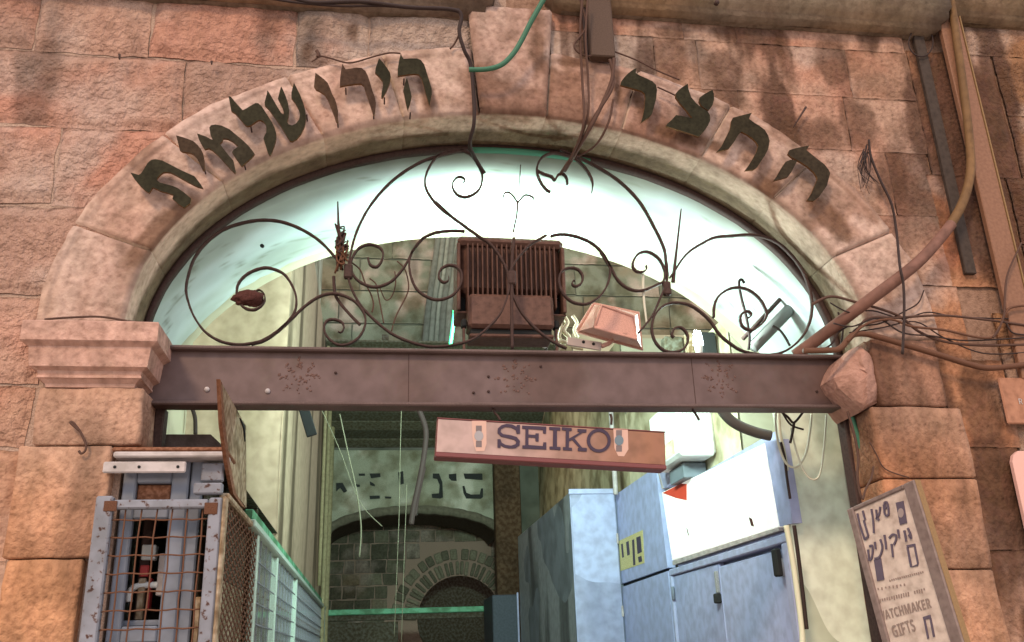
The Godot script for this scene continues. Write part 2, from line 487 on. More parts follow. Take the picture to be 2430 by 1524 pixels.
# a wedge stone of the arch between two angles
func voussoir(parent: Node, d0: float, d1: float, tint: Color, proud := 0.0, s1 := 1.0, called := "voussoir") -> void:
	var st := mb(false)
	var prof0 := [[0.0, -0.30], [0.0, -0.24], [0.0, -0.18], [0.0, -0.12], [0.0, -0.06], [0.0, -0.01], [0.025, 0.012], [0.06, 0.021], [0.2, 0.021], [0.3, 0.021], [0.4, 0.021], [0.5, 0.021], [0.6, 0.021], [0.7, 0.021], [0.80, 0.021], [0.86, 0.019], [0.90, 0.026], [0.95, 0.025], [0.985, 0.018], [1.0, -0.03]]
	var prof := []
	for i in prof0.size() - 1:
		for k in 2: prof.append([lerpf(prof0[i][0], prof0[i + 1][0], k / 2.0), lerpf(prof0[i][1], prof0[i + 1][1], k / 2.0)])
	prof.append(prof0[-1])
	var n := maxi(10, int((d1 - d0) / 0.7))
	var np := prof.size() - 1
	var sd := rng.randf() * 40.0
	var f := func(u: float, v: float):
		var su := clampf((u * n - 0.5) / (n - 1.0), 0, 1)
		var t := deg_to_rad(lerpf(d0, d1, su))
		var q: Array = prof[int(round(v * np))]
		var p := arch_at(t, q[0] * s1)
		var z: float = q[1] + (proud if q[1] > -0.2 else 0.0)
		if q[0] > 0.97: p += (p - AC).normalized() * (0.016 * na.get_noise_2d(p.x * 170.0, p.y * 170.0) + 0.01 * nb.get_noise_2d(p.x * 600.0, p.y * 600.0))
		var w := na.get_noise_3d(p.x * 90.0 + sd, p.y * 90.0, z * 90.0) * 0.007 + nb.get_noise_3d(p.x * 330.0, p.y * 330.0, z * 200.0) * 0.003
		var edge: float = min(su, 1.0 - su) * (d1 - d0)
		var cut := 0.0035 * (1.0 - smoothstep(0.0, 0.35, edge))
		var o := (p - AC).normalized()
		if q[0] < 0.03: return Vector3(p.x + o.x * (cut - w), p.y + o.y * (cut - w), z)
		if u == 0.0 or u == 1.0: z -= 0.02
		return Vector3(p.x, p.y, z + w - cut)
	var c := func(p: Vector3):
		var t := tint * (1.0 + 0.26 * na.get_noise_3d(p.x * 60.0, p.y * 60.0, sd))
		var grey := nb.get_noise_3d(p.x * 45.0, p.y * 45.0, 40.0)
		t = t.lerp(Color(0.44, 0.33, 0.29), clampf(grey * 1.5, 0, 0.6))
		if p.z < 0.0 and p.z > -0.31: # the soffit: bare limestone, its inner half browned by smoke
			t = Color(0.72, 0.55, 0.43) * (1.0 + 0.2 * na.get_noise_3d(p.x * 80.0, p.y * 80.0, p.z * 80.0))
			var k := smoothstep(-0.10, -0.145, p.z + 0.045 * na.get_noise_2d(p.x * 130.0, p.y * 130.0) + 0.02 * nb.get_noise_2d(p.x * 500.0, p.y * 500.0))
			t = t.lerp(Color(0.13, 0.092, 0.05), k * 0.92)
		else: # patches of rust and soot on the face
			var b := nb.get_noise_3d(p.x * 85.0, p.y * 85.0, 77.0) + 0.35 * na.get_noise_3d(p.x * 300.0, p.y * 300.0, 5.0)
			t = t.lerp(Color(0.23, 0.115, 0.07), smoothstep(0.14, 0.26, b) * 0.65)
			var run := nb.get_noise_3d(p.x * 150.0, p.y * 30.0, 90.0) + 0.3 * na.get_noise_2d(p.x * 500.0, p.y * 200.0)
			t = t.lerp(t * Color(0.72, 0.62, 0.58), smoothstep(-0.02, 0.30, run) * 0.75)
			t = t.lerp(Color(0.56, 0.40, 0.33), smoothstep(0.05, 0.4, -run) * 0.5)
			t = t.lerp(Color(0.15, 0.072, 0.04), soot_at(p) * 0.8)
			var low := smoothstep(3.5, 3.05, p.y) * smoothstep(0.0, 1.0, clampf((p - Vector3(AC.x, p.y, p.z)).x * -1.0, 0, 1))
			t = t.lerp(Color(0.40, 0.22, 0.12), low * 0.45 * (0.5 + nb.get_noise_2d(p.x * 300.0, p.y * 60.0)))
		return Color(max(t.r, 0.01), max(t.g, 0.01), max(t.b, 0.01))
	var out := func(u: float, v: float):
		var t := deg_to_rad(lerpf(d0, d1, u))
		var o := Vector3(cos(t), sin(t), 0)
		return -o if v * np < 10.0 else (o if v * np > np - 1.0 else Vector3(0, 0, 1) - o * (0.8 if v * np < 14.0 else 0.0))
	grid(st, n, np, f, c, out)
	obj(called, st, M.dressed, parent)
# a moulded block swept round a rectangular plan: levels are [height, overhang]
func moulded(parent: Node, called: String, x0: float, x1: float, z0: float, z1: float, levels: Array, tint: Color, m: Material, rough := 0.004, dirt := 0.0) -> void:
	var st := mb(false)
	var per := []
	var n := 10
	for k in n: per.append([0, k / float(n)])
	for k in n * 2: per.append([1, k / float(n * 2)])
	for k in n: per.append([2, k / float(n)])
	per.append([3, 0.0])
	var ring := func(i: int, o: float) -> Vector2:
		var q: Array = per[i]
		match q[0]:
			0: return Vector2(x0 - o, lerpf(z0, z1 + o, q[1]))
			1: return Vector2(lerpf(x0 - o, x1 + o, q[1]), z1 + o)
			2: return Vector2(x1 + o, lerpf(z1 + o, z0, q[1]))
		return Vector2(x1 + o, z0)
	var nl := levels.size() - 1
	var np := per.size() - 1
	var f := func(u: float, v: float):
		var l: Array = levels[int(round(v * nl))]
		var q: Vector2 = ring.call(int(round(u * np)), l[1])
		var w := rough * (na.get_noise_3d(q.x * 150.0, l[0] * 150.0, q.y * 150.0) * 1.6 + nb.get_noise_3d(q.x * 500.0, l[0] * 500.0, q.y * 500.0))
		return Vector3(q.x + w * signf(q.x - (x0 + x1) / 2), l[0] + w * 0.4, q.y + w)
	var c := func(p: Vector3):
		var t := tint * (1.0 + 0.22 * na.get_noise_3d(p.x * 60.0, p.y * 60.0, p.z * 60.0))
		t = t.lerp(Color(tint.r * 1.08, tint.g * 0.86, tint.b * 0.66), clampf(nb.get_noise_3d(p.x * 60.0, p.y * 60.0, 8.0) * 2.2, 0, 0.9))
		t *= 1.0 - 0.35 * smoothstep(0.15, 0.45, na.get_noise_3d(p.x * 150.0, p.y * 45.0, 17.0 + p.z * 90.0))
		if dirt > 0.0: t = t.lerp(Color(0.115, 0.052, 0.033), dirt * smoothstep(0.0, 0.4, streak(p) + 0.2 * nb.get_noise_3d(p.x * 240.0, p.y * 240.0, 4.0)))
		return Color(max(t.r, 0.01), max(t.g, 0.01), max(t.b, 0.01))
	var out := func(u: float, _v: float):
		var i := int(u * np)
		return Vector3(-1, 0, 0) if i < n else (Vector3(0, 0, 1) if i < 3 * n else Vector3(1, 0, 0))
	var crisp := rough < 0.003
	grid(st, np, nl, f, c, out, func(i: int, j: int): return (1 + (0 if i < n else (1 if i < 3 * n else 2)) + 4 * j) if crisp else 0)
	# lid and underside
	st.set_color(tint)
	st.set_smooth_group(-1)
	for k in [0, nl]:
		var o: float = levels[k][1]
		var y: float = levels[k][0]
		quad(st, Vector3(x0 - o, y, z0), Vector3(x1 + o, y, z0), Vector3(x1 + o, y, z1 + o), Vector3(x0 - o, y, z1 + o), Vector3(0, 1 if k == 0 else -1, 0))
	obj(called, st, m, parent)
func shaft_levels(y1: float, y0: float) -> Array:
	return [[y1 - 0.002, -0.02], [y1 - 0.003, -0.006], [y1 - 0.010, 0.0], [lerpf(y1, y0, 0.25), 0.0], [lerpf(y1, y0, 0.5), 0.0], [lerpf(y1, y0, 0.75), 0.0], [y0 + 0.010, 0.0], [y0 + 0.003, -0.006], [y0 + 0.002, -0.02]]

func build_facade() -> void:
	var fac := thing("stone_facade", "old pink limestone wall of coursed blocks around the arched market entrance", "wall", Vector3.ZERO, "", "structure")
	# the core behind the blocks, of mortar, pierced by the arch
	var st := mb()
	box(st, Vector3(-7, 0, -0.30), Vector3(-1.0, AC.y, -0.026), 0.0)
	box(st, Vector3(-7, AC.y, -0.30), Vector3(AC.x - 1.95, 7.0, -0.026), 0.0)
	var sr := mb()
	box(sr, Vector3(2.27, 0, -0.30), Vector3(9, AC.y, -0.026), 0.0)
	box(sr, Vector3(AC.x + 1.95, AC.y, -0.30), Vector3(9, 7.0, -0.026), 0.0)
	for i in 60:
		var xa := AC.x - 1.95 + 3.9 * i / 60.0
		var xb := AC.x - 1.95 + 3.9 * (i + 1) / 60.0
		var h := func(x: float): return AC.y + 1.25 * sqrt(max(0.0, 1.0 - pow((x - AC.x) / 1.78, 2)))
		var ya: float = max(h.call(xa), AC.y)
		var yb: float = max(h.call(xb), AC.y)
		for z in [-0.30, -0.026]:
			quad(st if i < 30 else sr, Vector3(xa, ya, z), Vector3(xb, yb, z), Vector3(xb, 7, z), Vector3(xa, 7, z), Vector3(0, 0, 1 if z > -0.1 else -1))
		quad(st, Vector3(xa, ya, -0.3), Vector3(xb, yb, -0.3), Vector3(xb, yb, -0.026), Vector3(xa, ya, -0.026), Vector3(0, -1, 0))
	quad(st, Vector3(-7, 7, -0.3), Vector3(9, 7, -0.3), Vector3(9, 7, -0.026), Vector3(-7, 7, -0.026), Vector3(0, 1, 0))
	obj("mortar_core", st, M.mortar, fac)
	obj("mortar_core", sr, M.mortar_dark, fac)
	var pk := L(0.48, 0.285, 0.215)
	var pk2 := L(0.45, 0.27, 0.205)
	var br := L(0.39, 0.24, 0.185)
	var rd := L(0.50, 0.255, 0.185)
	var gy := L(0.44, 0.325, 0.27)
	var R = M.rubble
	# left of the arch
	course(fac, [-1.95, -1.60, -1.09, -0.42, -0.07, 0.46], 4.30, 4.65, [br, pk, rd, gy, gy], 0.0, 0.028, R, ["", "", "", "b", "b"])
	course(fac, [-1.95, -0.91, -0.30], 3.91, 4.30, [pk2, br], 0.0, 0.030, R, ["", "r"])
	course(fac, [-2.0, -1.42, -0.7], 3.51, 3.91, [pk, pk2], 0.0, 0.030, R, ["", "r"])
	course(fac, [-2.0, -1.1], 3.09, 3.51, [pk2], 0.0, 0.028, R, ["r"])
	course(fac, [-2.0, -1.36], 2.70, 3.09, [pk], 0.0, 0.022, R)
	course(fac, [-2.0, -1.37], 2.44, 2.70, [L(0.47, 0.27, 0.19)], 0.0, 0.020, R)  # from here down tints turn orange, standing in for warm light from below
	course(fac, [-2.0, -1.375], 2.01, 2.44, [L(0.48, 0.265, 0.175)], 0.0, 0.018, M.ashlar)
	course(fac, [-2.0, -1.375], 1.55, 2.01, [L(0.48, 0.26, 0.165)], 0.0, 0.018, M.ashlar)
	course(fac, [-2.0, -1.375], 1.1, 1.55, [pk], 0.0, 0.018, M.ashlar)
	var beyond := [4.66, 4.30, 3.91, 3.51, 3.09, 2.70, 2.44, 2.01, 1.55, 1.1]
	for i in 9:
		var xl: float = -1.95 if i < 2 else -2.0
		course(fac, [xl - 1.9 + 0.2 * (i % 2), xl - 0.95 + 0.25 * (i % 2), xl], beyond[i + 1], beyond[i], [pk2, pk] if i % 2 else [br, pk2], 0.0, 0.026, R)
	# right of the arch: smoother blocks, heavily stained
	var d1 := L(0.43, 0.265, 0.195)
	var d2 := L(0.34, 0.195, 0.135)
	var d3 := L(0.38, 0.18, 0.10)  # warm lamplight on the right wall put into this orange
	course(fac, [0.84, 1.55, 1.84, 2.79], 4.60, 4.72, [d1, d2, d1], 0.0, 0.008, M.ashlar, ["b", "", ""], 1.0)
	course(fac, [0.84, 1.38, 1.61, 2.44, 2.80], 4.30, 4.60, [gy, d2, d1, d2], 0.0, 0.010, M.ashlar, ["b", "b", "b", ""], 1.0)
	course(fac, [1.55, 1.80, 2.38, 2.80], 3.98, 4.30, [d2, d1, d1], 0.0, 0.010, M.ashlar, ["b", "l", ""], 0.9)
	course(fac, [2.1, 2.56, 2.79], 3.62, 3.98, [d1, d2], 0.0, 0.010, M.ashlar, ["l", ""], 0.7)
	course(fac, [2.3, 2.78], 3.24, 3.62, [d1], 0.0, 0.012, M.ashlar, ["l"], 0.7)
	course(fac, [2.48, 2.80], 2.86, 3.24, [d3], 0.0, 0.014, M.ashlar, ["l"], 0.6)
	course(fac, [2.62, 2.95], 2.44, 2.86, [d3], 0.0, 0.018, M.ashlar, [], 0.8)
	course(fac, [2.64, 2.93], 1.98, 2.44, [d3], 0.0, 0.022, M.ashlar, [], 0.9)
	course(fac, [2.64, 2.93], 1.45, 1.98, [d3], 0.0, 0.022, M.ashlar, [], 0.9)
	var d4 := L(0.31, 0.155, 0.08)
	for r in [[4.62, 4.82, 3.11, 3.8], [4.24, 4.62, 3.31, 3.8], [3.86, 4.24, 3.31, 3.7], [3.48, 3.86, 3.21, 3.7], [3.10, 3.48, 3.21, 3.6], [2.72, 3.10, 2.955, 3.35], [2.40, 2.72, 2.94, 3.4], [2.0, 2.40, 2.935, 3.5], [1.5, 2.0, 2.935, 3.4]]:
		course(fac, [r[2], r[3], r[3] + 0.75, r[3] + 1.6], r[0], r[1], [d4, pk2, pk], 0.0, 0.024, R, [], 0.45)
	# the recessed strip along the trunking
	course(fac, [2.80, 3.3], 3.86, 4.62, [d3], 0.0, 0.01, M.ashlar, [], 0.7)
	course(fac, [2.76, 3.2], 3.24, 3.86, [d3], 0.0, 0.01, M.ashlar, [], 0.5)
	# moulded string courses
	for r in [[-2.2, 0.455, L(0.23, 0.165, 0.125)], [0.9, 2.93, L(0.24, 0.18, 0.13)], [3.0, 4.4, L(0.22, 0.15, 0.095)]]:
		var low := 4.615 if r[0] < 0.0 else (4.70 if r[0] < 2.0 else 4.80)
		moulded(fac, "string_course", r[0], r[1], -0.1, 0.02, [[low + 0.2, 0.10], [low + 0.12, 0.10], [low + 0.10, 0.085], [low + 0.06, 0.08], [low + 0.045, 0.05], [low + 0.012, 0.045], [low, 0.0]], r[2], M.dressed, 0.004, 0.3)
	# the arch ring
	var arch := thing("stone_arch", "moulded stone arch ring with projecting keystone above the iron grille", "arch", Vector3.ZERO, "", "structure")
	var ct := [L(0.60, 0.40, 0.32), L(0.57, 0.39, 0.32), L(0.62, 0.42, 0.345), L(0.58, 0.395, 0.33)]
	var jl := [95.3, 108.0, 122.0, 142.0, 162.0, 180.0]
	var jr := [0.0, 22.0, 40.0, 56.0, 71.0, 84.2]
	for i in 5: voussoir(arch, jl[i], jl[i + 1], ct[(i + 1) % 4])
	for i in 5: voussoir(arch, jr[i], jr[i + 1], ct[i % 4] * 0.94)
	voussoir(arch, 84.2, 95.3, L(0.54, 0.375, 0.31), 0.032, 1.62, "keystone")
	# the pilasters on both sides
	var pil := thing("stone_pilaster", "pale pink stone pilaster with a whole moulded capital under the arch", "pilaster", Vector3.ZERO, "", "structure")
	moulded(pil, "capital", -1.312, -0.972, -0.30, 0.03, [[2.935, 0.05], [2.933, 0.088], [2.927, 0.091], [2.888, 0.091], [2.850, 0.091], [2.846, 0.086], [2.832, 0.064], [2.790, 0.060], [2.752, 0.055], [2.740, 0.032], [2.724, 0.026], [2.721, 0.030], [2.712, 0.030], [2.709, 0.022], [2.694, 0.004], [2.68, 0.0]], L(0.54, 0.325, 0.26), M.dressed, 0.0018)
	var ys := [2.685, 2.445, 2.01, 1.60, 1.1, 0.5, 0.0]
	var tn := [L(0.49, 0.29, 0.205), L(0.51, 0.30, 0.205), L(0.52, 0.30, 0.19), L(0.50, 0.28, 0.18), pk, pk]  # warm light from below painted in: lower stones more orange
	for i in 6:
		var dx := [0.0, -0.04, -0.02, -0.04, 0.0, 0.0][i] as float
		moulded(pil, "shaft_stone", -1.335 + dx, [-0.93, -1.03, -1.085, -1.085, -1.085, -1.085][i], -0.30, 0.03, shaft_levels(ys[i], ys[i + 1]), tn[i], M.ashlar, 0.008, 0.15)
	var pir := thing("stone_pilaster", "orange brown stone pilaster whose capital is broken off to a rough stump", "pilaster", Vector3.ZERO, "", "structure")
	var rys := [2.95, 2.62, 2.29, 1.90, 1.45, 0.9, 0.0]
	var rt := [L(0.38, 0.20, 0.135), L(0.49, 0.275, 0.185), L(0.50, 0.275, 0.18), L(0.51, 0.28, 0.18), L(0.48, 0.25, 0.16), pk, pk]  # these oranges carry the warm light low at the right
	for i in 6:
		moulded(pir, "shaft_stone", 2.22 if i else 2.27, 2.66 - (0.06 if i == 0 else 0.0), -0.30, 0.03, shaft_levels(rys[i], rys[i + 1]), rt[i], M.ashlar, 0.007, 0.7 if i == 0 else 0.35)
	stump(pir)
func stump(parent: Node) -> void:
	var st := mb(true)
	var rim := on_z("1966,888 1978,860 1992,838 2020,812 2038,822 2050,840 2062,880 2078,905 2086,928 2058,956 2025,972 2010,960 1994,942 1976,914", 0.0)
	var c := Vector3.ZERO
	for r in rim: c += r / rim.size()
	var lv := [[0.0, 0.052], [0.22, 0.050], [0.42, 0.047], [0.58, 0.044], [0.74, 0.034], [0.88, 0.018], [0.97, -0.012], [1.01, -0.06], [1.0, -0.14], [1.0, -0.25]]
	var n := rim.size()
	var f := func(u: float, v: float):
		var k := u * n
		var i := int(k) % n
		var p: Vector3 = rim[i].lerp(rim[(i + 1) % n], k - floorf(k))
		var l: Array = lv[int(round(v * (lv.size() - 1)))]
		var q: Vector3 = c + (p - c) * l[0]
		var tilt: float = (q.x - c.x) * -0.45 if q.x > c.x - 0.02 else (q.x - c.x) * 0.15
		var w := 0.014 * nb.get_noise_3d(q.x * 240.0, q.y * 240.0, l[1] * 300.0) + 0.02 * na.get_noise_3d(q.x * 120.0, q.y * 120.0, l[1] * 100.0)
		return Vector3(q.x + w, q.y + w * 0.6, l[1] + tilt * (1.0 if l[1] > 0.0 else 0.0) + w)
	var col := func(p: Vector3): return Color(0.45, 0.25, 0.195).lerp(Color(0.35, 0.19, 0.13), clampf(nb.get_noise_3d(p.x * 160.0, p.y * 160.0, p.z * 160.0) * 2.0 + 0.2, 0, 1))
	grid(st, n * 4, lv.size() - 1, f, col, func(u: float, v: float):
		var p: Vector3 = rim[int(u * n) % n] - c
		return Vector3(p.x * v, p.y * v, 0.12 * (1.0 - v) + 0.02))
	obj("broken_capital", st, M.ashlar, parent)

# ---------------------------------------------------------------- letters, beam and grille
func letter(text: Array, label: String, pins: Array, rusty := 0.0) -> void:
	var o := thing("metal_letter", label, "letter", Vector3.ZERO, "metal letters along the arch")
	var st := mb()
	var face := L(0.034, 0.029, 0.018).lerp(L(0.12, 0.055, 0.035), rusty)
	for t in text:
		var p := flat2(zoomed(t[0], t[1], 7.534, t[2], 0.088))
		sheet(st, p, 0.076, 0.088, Transform3D.IDENTITY, face, L(0.19, 0.095, 0.04))
	obj("plate", st, M.letter, o)
	for q in pins:
		var s := mb(false)
		var a := pz(q[0], q[1], 0.08)
		tube(s, [a, Vector3(a.x, a.y - 0.004, 0.032)], 0.0035, -1, 6)
		obj("pin", s, M.iron, o)
func build_letters() -> void:
	letter([[300, 300, "70,825 130,840 215,868 260,840 310,760 380,650 440,598 520,585 640,610 800,690 930,760 1080,830 1215,890 1270,960 1330,1040 1370,1105 1270,1080 1150,1020 1000,940 880,870 790,825 700,815 650,825 600,865 550,920 545,960 590,1000 700,1030 830,1065 930,1110 1040,1190 1155,1290 1140,1370 1030,1455 930,1390 820,1290 840,1225 740,1190 620,1160 540,1120 465,1090 440,1130 405,1190 330,1145 230,1045 140,935"]], "dark metal Hebrew letter tav, lowest letter at the left foot of the arch", [[345, 420], [425, 470]])
	letter([[300, 300, "885,160 1000,190 1100,225 1190,260 1270,330 1330,405 1370,490 1390,600 1395,700 1395,760 1370,790 1340,740 1300,650 1250,555 1200,500 1130,470 1000,455 950,420 930,330"]], "small metal Hebrew letter yod with bluish paint at its top, beside the tav", [[480, 395]], 0.2)
	letter([[300, 300, "1260,125 1330,150 1420,180 1510,230 1545,240 1500,150 1480,20 1510,-20 1590,-35 1700,-15 1840,50 1960,150 2080,250 2180,345 2250,430 2290,490 2240,555 2140,640 2060,715 2020,660 1950,560 1885,460 1910,420 1995,355 1900,270 1800,220 1725,215 1715,260 1670,310 1740,410 1830,520 1910,610 1955,810 1940,840 1850,750 1740,630 1640,520 1540,430 1470,390 1400,410 1340,320 1290,220"]], "wide dark metal Hebrew letter mem between yod and lamed", [[575, 385]], 0.1)
	letter([[520, 170, "165,435 210,450 300,560 420,690 480,660 560,610 650,560 700,565 760,620 850,760 940,900 990,1000 1020,1110 1020,1200 985,1330 940,1450 905,1505 870,1450 830,1320 790,1190 810,1140 840,1090 845,1010 830,940 790,890 740,865 690,870 640,905 560,960 500,975 460,950 380,850 290,750 215,700 190,560"]], "dark metal Hebrew letter lamed with a raised left stroke, left of the shin", [[590, 296]])
	letter([[520, 170, "860,335 890,370 960,490 1040,630 1110,740 1150,765 1160,730 1130,640 1050,480 1070,400 1105,260 1140,320 1190,440 1230,560 1250,680 1240,800 1215,890 1240,940 1300,960 1370,930 1430,850 1445,760 1420,670 1360,560 1290,470 1290,380 1335,195 1380,280 1450,420 1500,550 1540,690 1555,830 1530,970 1470,1100 1390,1200 1310,1250 1265,1240 1200,1140 1100,970 1000,830 900,690 815,600 810,550 850,400"]], "black metal Hebrew letter shin with three prongs", [[722, 270]])
	letter([[520, 170, "1720,20 1790,70 1880,140 1940,200 1980,290 2020,400 2070,490 2100,590 2125,700 2125,830 2130,900 2115,915 2085,880 2060,790 2000,640 1940,490 1890,410 1800,350 1730,320 1695,260 1705,150"]], "slim brown metal Hebrew letter vav right of the shin", [[795, 285]], 0.45)
	letter([[740, 100, "545,385 575,440 605,485 700,470 800,455 890,460 960,520 1000,600 1040,720 1080,860 1120,970 1145,1080 1135,1200 1120,1300 1100,1300 1060,1170 1000,1000 960,880 930,780 880,740 780,745 640,765 500,790 505,650 520,520"]], "brown metal Hebrew letter resh between vav and yod, left of the keystone", [[814, 207], [880, 265]], 0.35)
	letter([[740, 100, "1200,285 1260,350 1330,440 1395,540 1410,620 1390,740 1340,860 1300,940 1260,1000 1240,980 1250,880 1275,770 1260,690 1200,610 1130,545 1140,460"]], "small black metal Hebrew letter yod hanging straight, beside the hooked green hose", [[905, 230]])
	letter([[740, 100, "1590,200 1610,250 1640,300 1750,290 1880,290 1950,320 2010,400 2050,530 2100,690 2140,820 2145,930 2115,1080 2100,1140 2080,1060 2040,930 2000,770 1960,640 1910,575 1830,565 1700,580 1535,605 1535,480 1560,320"], [740, 100, "1700,635 1725,720 1760,860 1785,970 1760,1090 1730,1170 1725,1230 1700,1170 1670,1030 1635,860 1660,740"]], "black metal Hebrew letter he with separate left leg, nearest the keystone on its left", [[951, 185], [966, 265]])
	letter([[1440, 140, "535,160 525,200 520,250 600,300 720,350 820,400 880,460 900,550 885,700 850,840 810,980 760,1040 680,1090 610,1140 640,1050 670,900 690,700 680,620 620,570 480,530 330,490 245,465 260,400 320,320 390,250 470,190"]], "dark metal Hebrew letter resh right of the keystone, nearest the cable bundle", [[1490, 215]])
	letter([[1440, 140, "1450,440 1465,550 1510,680 1600,790 1700,870 1800,930 1845,1000 1850,1100 1810,1190 1740,1290 1650,1390 1450,1320 1250,1255 1060,1200 1080,1160 1160,1090 1240,1000 1400,1030 1530,1055 1480,990 1400,890 1300,780 1230,680 1230,620 1280,560 1370,490"], [1440, 140, "1890,550 1915,620 1920,720 1890,830 1820,920 1750,880 1690,830 1650,760 1660,690 1740,630 1830,580"]], "dark metal Hebrew letter tsadi with a leaf shaped right arm", [[1660, 275]])
	letter([[1680, 250, "790,130 760,180 735,240 830,310 930,370 1020,440 1080,540 1105,640 1080,780 1020,900 950,1000 880,1110 820,1150 660,1165 720,1090 800,960 870,830 900,720 860,650 800,590 700,520 600,470 550,520 480,640 380,770 280,800 155,835 240,740 320,580 400,420 420,280 450,220 600,180 720,150"]], "olive brown metal Hebrew letter het with two joined legs", [[1745, 300]], 0.05)
	letter([[1680, 250, "2189,1210 2130,1435 1992,1632 1893,1710 1770,1700 1850,1580 1960,1320 1950,1280 1900,1200 1780,1090 1620,990 1500,930 1430,870 1460,800 1590,760 1815,715 1790,760 1765,800 1850,870 1960,960 2080,1050 2160,1150"], [1680, 250, "1600,985 1560,1070 1490,1200 1430,1280 1330,1310 1170,1350 1230,1270 1310,1130 1390,1010 1470,975"]], "olive metal Hebrew letter he, lowest letter at the right foot of the arch", [[1870, 370]], 0.15)

func build_beam() -> void:
	var o := thing("steel_beam", "brown painted steel channel beam spanning the entrance under the grille", "beam")
	boxo("web", Vector3(-0.99, 2.655, -0.168), Vector3(2.36, 2.915, -0.150), M.beam, o, 0.002)
	wall_grid("web_face", Vector3(-0.985, 2.669, -0.1490), Vector3(3.34, 0, 0), Vector3(0, 0.227, 0), Vector3(0, 0, 1), 260, 22, L(0.132, 0.086, 0.080), L(0.078, 0.041, 0.031), 0.55, M.plain_white, o, 0.55, 0.0003)
	for y in [2.650, 2.897]:
		boxo("flange", Vector3(-0.985, y, -0.215), Vector3(2.355, y + 0.018, -0.112), M.beam, o, 0.006)
	for q in [[703, 888], [1213, 892], [1697, 890]]:
		var c := pz(q[0], q[1], -0.150)
		var st := mb(false)
		for k in 230:
			var th := rng.randf() * TAU
			var rr := sqrt(rng.randf()) * 0.098
			if rr > 0.06 + 0.036 * cos(8.0 * th) or (rr > 0.022 and rr < 0.032) or abs(sin(4.0 * th)) > 0.97: continue
			var p := PackedVector2Array()
			var cc := Vector2(c.x, c.y) + Vector2(rr, 0).rotated(th)
			var s0 := rng.randf_range(0.003, 0.0075)
			for j in 6: p.append(cc + Vector2(s0 * rng.randf_range(0.5, 1.2), 0).rotated(TAU * j / 6.0))
			sheet(st, p, -0.1515, -0.1484 + 0.000003 * k)
		obj("rosette", st, mat(L(0.143, 0.080, 0.067), 0.9, M.rag.albedo_texture, 9.0), o)
	for x in [962.0, 1632.0]:
		var c := pz(x, 890, -0.150)
		boxo("seam", Vector3(c.x - 0.0015, 2.67, -0.1512), Vector3(c.x + 0.0015, 2.896, -0.1480), M.iron, o, 0.0)
	for q in [[487, 917], [630, 921], [1150, 887], [1150, 922], [1273, 863], [1923, 922], [1115, 925], [790, 878]]:
		var c := pz(q[0], q[1], -0.147)
		var st := mb(false)
		tube(st, [c + Vector3(0, 0, -0.004), c + Vector3(0, 0, 0.004)], 0.011 if q[0] < 700 else 0.006, -1, 10)
		obj("bolt", st, M.light_grey if q[0] < 700 else M.iron, o)
	# the iron grille over it
	var g := thing("iron_grille", "wrought iron fanlight grille of scrolls filling the arch above the beam", "grille")
	var zz := -0.205
	var bar := func(called: String, pts: Array, t := 0.009, w := 0.020, taper := false):
		var st := mb(false)
		flatbar(st, smooth(pts, 6), t, w, taper)
		obj(called, st, M.iron, g)
	var fr := []
	for i in 61:
		var p := arch_at(PI * i / 60.0, 0.0) - (arch_at(PI * i / 60.0, 0.0) - AC).normalized() * 0.014
		fr.append(Vector3(p.x, p.y, -0.285))
	var fs := mb(false)
	flatbar(fs, fr, 0.022, 0.05)
	obj("frame_ring", fs, M.iron, g)
	var gs := mb(false)
	var ga := []
	for i in 15:
		var p := arch_at(deg_to_rad(74.0 + 22.0 * i / 14.0), 0.0) - (arch_at(deg_to_rad(74.0 + 22.0 * i / 14.0), 0.0) - AC).normalized() * 0.030
		ga.append(Vector3(p.x, p.y, -0.272))
	flatbar(gs, ga, 0.012, 0.04)
	obj("green_strip", gs, mat(L(0.06, 0.20, 0.13), 0.7), g)
	var Z2 := func(s: String): return zoomed(420, 480, 3.979, s, zz)
	var Z5 := func(s: String): return zoomed(765, 480, 2.679, s, zz)
	var Z8 := func(s: String): return zoomed(1060, 540, 4.822, s, zz)
	var Z4 := func(s: String): return zoomed(1480, 560, 4.637, s, zz)
	var Z3 := func(s: String): return zoomed(980, 340, 5.023, s, zz)
	bar.call("scroll", Z2.call("1530,580 1505,535 1350,370 1180,260 1000,190 830,170 650,190 450,255 290,370 170,520 110,680 85,820 105,940 160,1080 260,1220 400,1310 560,1345 700,1335 820,1300 960,1210 1080,1090 1125,980 1110,840 1020,690 900,630 800,625 680,670 600,740 565,820 575,920 640,1000 740,1015 820,950 825,870 775,830 725,860"), 0.009, 0.021, true)
	bar.call("scroll", Z2.call("700,1345 830,1305 960,1215 1080,1105 1200,990 1330,900 1450,865 1560,880 1680,940 1760,1040 1780,1130 1750,1230 1680,1310 1580,1350 1490,1335 1410,1260 1390,1180 1420,1120 1490,1110 1560,1140 1575,1190 1550,1230 1520,1225"), 0.009, 0.021, true)
	var top_l: Array = on_z("1100,352 1040,366 985,385 925,425 875,480 842,540 825,600", zz)
	bar.call("scroll", top_l + Z5.call("165,480 220,620 300,720 430,830 560,890 700,920 850,905 960,870 1050,800 1130,710 1175,600 1186,520 1170,430 1130,350 1070,270 990,215 900,150 800,75 720,0") + Z3.call("450,870 300,750 190,610 145,500 150,400 195,285 280,170 400,105 520,88 620,100 700,145 760,230 815,340 825,440 790,550 710,615 620,645 530,615 480,550 470,480 520,412 580,405 620,440 600,470"), 0.009, 0.021, true)
	bar.call("scroll", Z5.call("290,355 305,400 350,410 385,350 370,295 300,270 225,300 180,390 200,470 260,520 340,540 430,510 500,440 545,370 580,300 640,230 720,195 820,182 905,185"), 0.009, 0.021)
